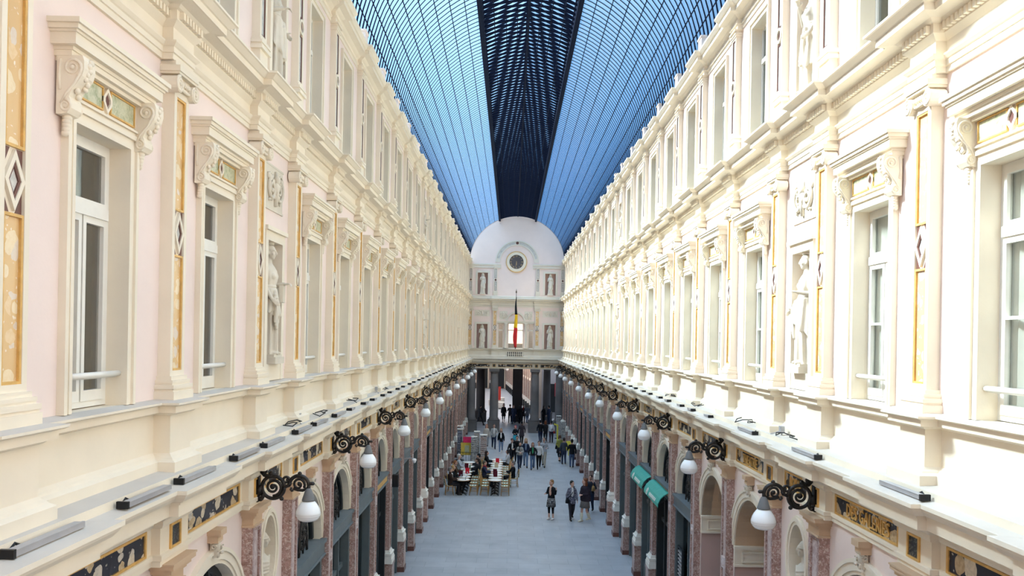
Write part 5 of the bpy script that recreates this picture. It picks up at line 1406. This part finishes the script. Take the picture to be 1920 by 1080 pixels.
person('person in navy by the pale round column, listening',3.2,73.4,.9,1.66,'stand',top='jacket',topc=NV,legc=NV,hair='short',hairc=BK,arms=('down','bent'))
person('person in dark clothes striding past the column beside the shaded shops',-3.05,71.2,-.9,1.78,'walk',.42,top='coat',topc=DK,toplen=.2,legc=DK,hair='short',hairc=BK,arms=('down','bent'))
# cafe
def chair(x,y,rz,label,grp):
    t=CH if not CH['used'] else copy_tree(CH); CH['used']=1
    if t is not CH and 'used' in t: del t['used']
    t.location=(x,y,0); t.rotation_euler=(0,0,rz); tag(t,label,'chair',grp); return t
def make_chair():
    t=thing('bistro_chair','x','chair'); 
    g=MB(); pts=[(.21*math.cos(2*PI*k/20),.21*math.sin(2*PI*k/20),.455) for k in range(20)]; g.tube(pts,.022,6,closed=True); g.build('seat_rim',M['rattan'],t)
    g=MB(); g.lathe([(.20,.44),(.205,.455),(.19,.468),(.05,.472)],20); g.build('seat',M['weaveseat'],t)
    g=MB(); g.tube([(-.20,-.20,.02),(-.19,-.17,.45),(-.205,-.22,.70),(-.15,-.26,.86),(0,-.275,.90),(.15,-.26,.86),(.205,-.22,.70),(.19,-.17,.45),(.20,-.20,.02)],.018,7); g.build('back_frame',M['rattan'],t)
    g=MB(); vs=[];fs=[]
    for i in range(6):
        z=.50+.36*i/5; w=.175 if i<4 else (.165 if i==4 else .12)
        for k in range(7):
            u=-1+2*k/6; vs.append((w*u,-.235-.035*(1-u*u)-.02*(i/5),z))
    for i in range(5):
        for k in range(6): fs.append((i*7+k,i*7+k+1,i*7+k+8,i*7+k+7))
    n0=len(vs); vs+=[(x,y-.012,z) for x,y,z in vs]; fs+=[tuple(q+n0 for q in reversed(f)) for f in fs]
    g.add(vs,fs,0,True); g.build('backrest',M['weave'],t)
    for s in (-1,1):
        g=MB(); g.tube([(s*.15,.15,.45),(s*.175,.185,.0)],.017,7); g.build('leg',M['rattan'],t)
        g=MB(); g.tube([(s*.19,-.18,.22),(s*.165,.17,.22)],.011,6); g.build('stretcher',M['rattan'],t)
    return t
CH=make_chair(); CH['used']=0
def table(x,y,label,grp):
    t=TB if not TB['used'] else copy_tree(TB); TB['used']=1
    if t is not TB and 'used' in t: del t['used']
    t.location=(x,y,0); tag(t,label,'table',grp); return t
def make_table():
    t=thing('cafe_table','x','table')
    g=MB(); g.lathe([(.30,.715),(.335,.72),(.34,.735),(.335,.75),(.05,.752)],28); g.build('table_top',M['white'],t)
    g=MB(); g.lathe([(.343,.718),(.348,.735),(.343,.745)],28); g.build('rattan_edge',M['rattan'],t)
    g=MB(); g.lathe([(.03,.05),(.03,.715)],10); g.build('column',M['black'],t)
    g=MB()
    for k in range(4):
        a=PI/4+k*PI/2; g.tube([(0,0,.12),(.15*math.cos(a),.15*math.sin(a),.07),(.27*math.cos(a),.27*math.sin(a),.015)],.022,7)
    g.build('foot',M['iron'],t); return t
TB=make_table(); TB['used']=0
TY=[39.25+.74*k for k in range(10)]
for k,y in enumerate(TY):
    table(-1.05,y,'round white cafe table in the middle row on the open floor, %s from the front'%ORD[k],'cafe tables')
    for s in (-1,1):
        if (s==-1 and k in (3,8)) or (s==1 and k in (3,9)): continue
        chair(-1.05+s*.50,y-.02,-s*-PI/2 if False else (PI/2 if s>0 else -PI/2),'rattan chair tucked at the middle table row, %s side, %s from the front'%('shop' if s<0 else 'open floor',ORD[k]),'rattan cafe chairs')
TY2=[39.2+.80*k for k in range(8)]
for k,y in enumerate(TY2):
    table(-2.62,y,'round white cafe table in the row beside the shaded shops, %s from the front'%ORD[k],'cafe tables')
    if k not in (4,6): chair(-2.1,y,PI/2,'rattan chair on the open side of the shop table row, %s from the front'%ORD[k],'rattan cafe chairs')
chair(-3.27,39.15,-PI/2+.15,'rattan chair under the man in brown suit','rattan cafe chairs')
chair(-3.2,40.0,-PI/2,'rattan chair under the blond woman at the shop tables','rattan cafe chairs')
chair(-3.2,41.6,-PI/2,'rattan chair under the ginger haired person','rattan cafe chairs')
chair(-3.15,43.4,-PI/2,'rattan chair under the man in grey jumper','rattan cafe chairs')
chair(-.12,41.55,PI/2+.15,'rattan chair standing out on the open floor under a man in black','rattan cafe chairs')
chair(-1.68,TY[3],-PI/2,'rattan chair under the person in navy at the middle row','rattan cafe chairs')
chair(-1.68,TY[8],-PI/2,'rattan chair under the long haired woman in black','rattan cafe chairs')
chair(-.42,TY[9],PI/2,'rattan chair under the woman in pale grey','rattan cafe chairs')
chair(-2.0,TY2[4],PI/2,'rattan chair under the dark person facing the man in grey','rattan cafe chairs')
chair(-2.0,TY2[6],PI/2,'rattan chair under the person in charcoal at the back tables','rattan cafe chairs')
def sit(label,x,y,rz,**kw): return person(label,x,y,rz,kw.pop('h',1.68),'sit',.5,arms=kw.pop('arms',('table','table')),**kw)
sit('grey haired man in dark brown suit seated at the nearest shop table',-3.24,39.15,-PI/2+.15,top='coat',topc=BR,legc=(.03,.025,.025),hair='short',hairc=(.22,.19,.17),inner=WH)
sit('blond woman in black seated next to the man in brown suit',-3.17,40.0,-PI/2,top='jumper',topc=BK,legc=BK,hair='bob',hairc=(.50,.30,.12),female=True,h=1.60)
sit('ginger haired person in dark top seated against the shop pilasters',-3.17,41.6,-PI/2,top='jumper',topc=(.08,.05,.035),legc=BK,hair='short',hairc=(.35,.13,.05),h=1.6)
sit('white haired man in light grey jumper seated against the shop pilasters',-3.1,43.4,-PI/2,top='jumper',topc=(.42,.43,.45),legc=DK,hair='short',hairc=(.62,.58,.55),h=1.78,skint='pale')
sit('dark clothed person seated opposite the man in grey jumper',-2.05,TY2[4],PI/2,top='jumper',topc=DK,legc=BK,hair='short',hairc=BR)
sit('person in charcoal seated at the back of the shop tables',-2.05,TY2[6],PI/2,top='jacket',topc=(.04,.04,.045),legc=DK,hair='short',hairc=BK)
sit('person in navy with a red collar seated at the middle row, shop side',-1.65,TY[3],-PI/2,top='coat',topc=(.035,.04,.075),legc=DK,hair='short',hairc=(.10,.08,.06),scarf=(.35,.05,.06))
sit('grey haired man in black seated at the middle row, open floor side',-.16,41.55,PI/2+.15,top='jacket',topc=BK,legc=BK,hair='short',hairc=(.16,.14,.13))
sit('woman with long dark hair in black seated at the back of the middle row',-1.65,TY[8],-PI/2,top='jumper',topc=BK,legc=BK,hair='long',hairc=(.04,.02,.015),female=True)
sit('dark haired woman in pale grey top seated at the back of the middle row',-.45,TY[9],PI/2,top='jumper',topc=(.50,.50,.52),legc=DK,hair='bob',hairc=(.03,.02,.018),female=True)
def item(name,label,cat,x,y,z,build,grp=None):
    t=thing(name,label,cat,(x,y,z),0,grp); build(t); return t
def menu(col):
    def b(t):
        g=MB(); g.box(-.10,.10,-.012,.0,.01,.29); g.box(-.10,.10,.03,.042,.01,.29); g.build('menu_cover',cloth('menu_%.3f_%.3f_%.3f'%col,col),t)
        g=MB(); g.box(-.09,.09,0,.03,0.0,.27); g.build('menu_pages',M['white'],t)
    return b
def glass_b(t):
    g=MB(); g.lathe([(.026,0),(.03,.01),(.034,.13),(.031,.13),(.027,.012)],12); g.build('glass_body',M['glass'],t)
def bottle(t):
    g=MB(); g.lathe([(.034,0),(.036,.01),(.036,.16),(.016,.21),(.015,.27)],12); g.build('bottle_body',cloth('green_glass',(.02,.13,.05)),t); g=MB(); g.lathe([(.016,.265),(.016,.285)],10); g.build('cap',M['gold'],t)
def plate(t):
    g=MB(); g.lathe([(.06,0),(.075,.006),(.12,.018),(.115,.021),(.06,.009)],20); g.build('plate_body',M['opal'],t)
def cup(t):
    g=MB(); g.lathe([(.025,.012),(.04,.07),(.036,.07),(.022,.02)],14); g.build('cup_body',M['opal'],t); g=MB(); g.lathe([(.03,0),(.075,.012),(.03,.012)],16); g.build('saucer',M['opal'],t)
DR=(.10,.012,.022); RD=(.70,.02,.04)
for k,(x,y,c,l) in enumerate(((-1.08,TY[2]-.05,DR,'dark red standing menu on the middle table row, near the front'),(-1.05,TY[1]+.1,DR,'narrow dark red menu on the second middle table'),(-1.02,TY[7],RD,'bright red menu on the middle table row, near the back'),(-1.05,TY[5],(.62,.50,.35),'beige menu card on the middle table row, halfway along'),(-2.78,TY2[1],DR,'dark red menu beside the man in brown suit'),(-2.5,TY2[2]+.1,RD,'bright red menu on the shop table row'),(-2.62,TY2[4],DR,'dark red menu in front of the man in grey jumper'))): item('menu_holder',l,'menu',x,y,.752,menu(c),'table menus')
for k in range(6): item('drinking_glass','clear drinking glass on the %s table of the shop row'%ORD[k],'glass',-2.62+.13*(-1)**k,TY2[k]-.12,.752,glass_b,'drinking glasses')
for k in range(5): item('coffee_cup','white coffee cup on the %s table of the shop row'%ORD[k+1],'cup',-2.48-.25*(k%2),TY2[k+1]-.12,.752,cup,'coffee cups')
item('green_bottle','small green bottle on the shop tables near the man in grey','bottle',-2.45,TY2[4]+.05,.752,bottle)
item('dinner_plate','white plate on the nearest shop table','plate',-2.55,TY2[0]+.05,.752,plate,'white plates')
item('dinner_plate','white plate in front of the blond woman','plate',-2.7,TY2[1]-.22,.752,plate,'white plates')
item('dinner_plate','white plate on the third shop table','plate',-2.7,TY2[2]-.1,.752,plate,'white plates')
# planter box / dark red stand near the back tables
bx=thing('menu_stand','dark red wooden stand between the two table rows','stand',(-2.0,46.6,0)); g=MB(); g.box(-.30,.30,-.2,.2,.12,.62); g.build('box_body',cloth('oxblood_wood',(.12,.02,.02)),bx); g=MB(); g.box(-.33,.33,-.23,.23,.62,.66); g.build('top_board',M['darkred'],bx)
for sx in (-1,1): 
    g=MB(); g.box(sx*.26-.03,sx*.26+.03,-.17,.17,0,.12); g.build('leg',M['black'],bx)
# postcard racks
def rack(x,y,w,h,n,label,mat,top=None,rz=0):
    t=thing('postcard_rack',label,'display rack',(x,y,0),rz,'postcard racks')
    g=MB(); g.lathe([(.30,0),(.30,.03),(.04,.06),(.03,.10)],14); g.build('base',M['black'],t)
    g=MB(); g.tube([(0,0,.05),(0,0,h)],.02,8)
    for sx in (-1,1):
        for sy in (-1,1): g.tube([(sx*w/2,sy*w/2,.15),(sx*w/2,sy*w/2,h)],.010,5)
    g.build('post',M['aluminium'],t)
    for k in range(n):
        z=.18+(h-.25)*k/n; g=MB(); hh=(h-.25)/n*.72
        for a in range(4):
            R=rotz(a*PI/2); q=[R@Vector(p) for p in ((-w/2,w/2,z),(w/2,w/2,z),(w/2,w/2-.05,z+hh),(-w/2,w/2-.05,z+hh),(-w/2,w/2-.02,z),(w/2,w/2-.02,z),(w/2,w/2-.07,z+hh),(-w/2,w/2-.07,z+hh))]
            g.add([tuple(v) for v in q],[(0,1,2,3),(4,7,6,5),(0,4,5,1),(3,2,6,7),(0,3,7,4),(1,5,6,2)])
        g.build('card_tier',mat,t)
    g=MB(); g.box(-w/2-.02,w/2+.02,-w/2-.02,w/2+.02,h,h+.035); g.build('top_sign',top or M['white'],t)
rack(-2.55,49.3,.34,1.62,11,'tall white topped postcard rack next to the yellow poster',M['cards'])
rack(-2.45,51.0,.34,1.75,12,'tall white topped postcard rack standing behind the others',M['cards'])
rack(-1.98,49.8,.40,1.68,12,'widest postcard rack with reddish cards, on the open floor side',patt('reddish_cards',(.50,.45,.42),(.42,.22,.17),(.55,.50,.47),14))
rack(-3.50,50.4,.30,1.95,12,'slim postcard rack against the shaded shop pilasters, front one',patt('blue_cards',(.25,.26,.32),(.10,.11,.16),(.45,.45,.48),14))
rack(-3.62,52.2,.30,1.95,12,'slim postcard rack against the shaded shop pilasters, rear one',patt('grey_cards',(.35,.36,.38),(.15,.16,.18),(.45,.45,.46),14))
rack(3.45,62.6,.34,1.75,11,'postcard rack before the sunlit shops near the columns, farther one',M['cards'])
rack(3.60,59.6,.34,1.65,11,'postcard rack before the sunlit shops near the columns, nearer one',M['cards'])
ps=thing('poster_board','yellow poster under a bright pink panel on a stand by the postcard racks','poster',(-3.02,49.6,0))
g=MB(); g.box(-.36,.28,0,.03,.45,1.22); g.build('yellow_poster',cloth('yellow_paper',(.78,.55,.10)),ps)
g=MB(); g.box(-.22,.28,-.01,.03,1.22,1.58); g.build('pink_panel',cloth('pink_paper',(.85,.05,.16)),ps)
g=MB(); g.box(-.12,.16,-.012,0,.62,1.05); g.build('poster_picture',cloth('pale_green_print',(.62,.62,.38)),ps)
for sx in (-.34,.26): 
    g=MB(); g.box(sx-.02,sx+.02,.03,.06,0,1.58); g.build('leg',M['black'],ps)
fn=thing('railing','low black railing in front of the poster and racks','railing',(-2.85,47.4,0))
g=MB(); g.tube([(-.62,0,.92),(.62,0,.92)],.014,6); g.tube([(-.62,0,.12),(.62,0,.12)],.012,6)
for k in range(8): g.tube([(-.62+.177*k,0,0),(-.62+.177*k,0,.92)],.009,5)
g.build('rail_frame',M['black'],fn)
ys_=thing('yellow_sign','bright yellow angled sign standing beside the sunlit side postcard racks','sign',(3.12,58.4,0))
g=MB(); g.box(-.05,.05,-.04,.04,0,1.45); g.build('yellow_post',cloth('signal_yellow',(.80,.70,.10)),ys_)
g=MB(); g.add([(-.26,-.04,1.62),(-.26,-.04,1.52),(.05,-.04,1.40),(.05,-.04,1.52),(-.26,.04,1.62),(-.26,.04,1.52),(.05,.04,1.40),(.05,.04,1.52)],[(0,1,2,3),(4,7,6,5),(0,4,5,1),(1,5,6,2),(2,6,7,3),(3,7,4,0)]); g.build('yellow_arm',cloth('signal_yellow',(.80,.70,.10)),ys_)
tag(MB().box(3.42,3.72,53.3,53.42,.35,.95).box(3.55,3.6,53.3,53.42,0,.35).build('yellow_board',cloth('signal_yellow',(.80,.70,.10))),'small yellow board against a pilaster near the woman in olive','sign')
# dome camera on the shaded pilasters
dc=thing('dome_camera','white dome camera on an arm on a shaded red pilaster','camera',W('L',PS[8],.15,3.6),ROT['L'])
g=MB(); g.tube([(0,0,.05),(0,.25,.08),(0,.36,.05)],.02,6); g.build('arm',M['aluminium'],dc)
g=MB(); g.lathe([(.06,-.02),(.075,.0),(.07,.05),(.03,.07)],12,(0,.36,0)); g.ell((0,.36,-.03),(.06,.06,.06)); g.build('dome',M['opal'],dc)
for k,(s,z) in enumerate(((PS[7]+.25,3.35),)):
    o=tag(MB().box(-.09,.09,.15,.33,-.18,.18).build('loudspeaker',M['black']),'small black loudspeaker on the shaded wall above the shop windows','loudspeaker'); o.location=W('L',s,0,z); o.rotation_euler=(0,0,ROT['L'])
for k,z in enumerate((2.15,2.5)):
    o=thing('shop_spotlight','small glowing spotlight in a shaded shop window, %s of two'%('lower' if k==0 else 'upper'),'spotlight',W('L',19.9,-.5,z),0,'glowing shop spotlights')
    g=MB(); g.ell((0,0,0),(.035,.035,.035),n=10,m=6); g.build('bulb',M['bulb'],o)
    g=MB(); g.tube([(0,0,.03),(-.1,0,.25),(-.1,0,.5)],.012,6); g.build('stem',M['black'],o)
# ------------------------------------------------------------------ camera, light, sky
cam=bpy.data.cameras.new('camera'); co=bpy.data.objects.new('camera',cam); COL.objects.link(co)
cam.sensor_width=36; cam.lens=28.125; cam.shift_y=98.9/1920; cam.shift_x=1.78/1920; cam.clip_end=400
co.matrix_world=Matrix.Translation((-.386,0,7.586))@Matrix.Rotation(PI/2,4,'X')@Matrix.Rotation(.018,4,'Z')
SC.camera=co
sun=bpy.data.lights.new('sun','SUN'); so=bpy.data.objects.new('sun',sun); COL.objects.link(so)
sun.energy=SUN_E; sun.angle=math.radians(15); sun.color=(1.0,.895,.78)
so.rotation_euler=Vector(SUN_D).to_track_quat('-Z','Y').to_euler()
w=bpy.data.worlds.new('sky'); SC.world=w; w.use_nodes=True; nt=w.node_tree; nt.nodes.clear()
out=nt.nodes.new('ShaderNodeOutputWorld'); bg=nt.nodes.new('ShaderNodeBackground')
tc=nt.nodes.new('ShaderNodeTexCoord'); sp=nt.nodes.new('ShaderNodeSeparateXYZ'); nt.links.new(tc.outputs['Generated'],sp.inputs[0])
c1=ramp(nt,sp.outputs[2],[(0.0,(.50,.56,.66)),(.08,(.10,.22,.43)),(.17,(.15,.34,.64)),(.30,(.29,.50,.76)),(.42,(.48,.68,.92)),(1.0,(.80,.86,.95))])
mr=N(nt,'ShaderNodeMapRange'); nt.links.new(sp.outputs[0],mr.inputs[0]); mr.inputs[1].default_value=-.6; mr.inputs[2].default_value=.6; mr.inputs[3].default_value=1.3; mr.inputs[4].default_value=.6
mz=N(nt,'ShaderNodeMapRange',interpolation_type='SMOOTHSTEP'); nt.links.new(sp.outputs[2],mz.inputs[0]); mz.inputs[1].default_value=.50; mz.inputs[2].default_value=.85; mz.inputs[3].default_value=1.0; mz.inputs[4].default_value=4.0
mm=N(nt,'ShaderNodeMath',operation='MULTIPLY'); nt.links.new(mr.outputs[0],mm.inputs[0]); nt.links.new(mz.outputs[0],mm.inputs[1])
vm=nt.nodes.new('ShaderNodeVectorMath'); vm.operation='SCALE'; nt.links.new(c1,vm.inputs[0]); nt.links.new(mm.outputs[0],vm.inputs['Scale'])
nt.links.new(vm.outputs[0],bg.inputs['Color']); bg.inputs['Strength'].default_value=SKY_E
nt.links.new(bg.outputs[0],out.inputs['Surface'])
vs=SC.view_settings; vs.view_transform='Standard'; vs.look='None'; vs.gamma=1; vs.exposure=EXPO
try: vs.use_curve_mapping=False
except Exception: pass
SC.cycles.max_bounces=10; SC.cycles.diffuse_bounces=6; SC.cycles.transparent_max_bounces=24; SC.cycles.glossy_bounces=3
SC.cycles.sample_clamp_indirect=6

for o in SC.objects:
    l=o.get('label')
    if o.parent is None and (not l or not 4<=len(l.split())<=16): print('LABEL?',o.name,l)

_seen={}
for o in SC.objects:
    if o.parent is None and o.get('label'): _seen.setdefault(o['label'],[]).append(o.name)
for l,n in _seen.items():
    if len(n)>1: print('DUPLABEL',l,n)
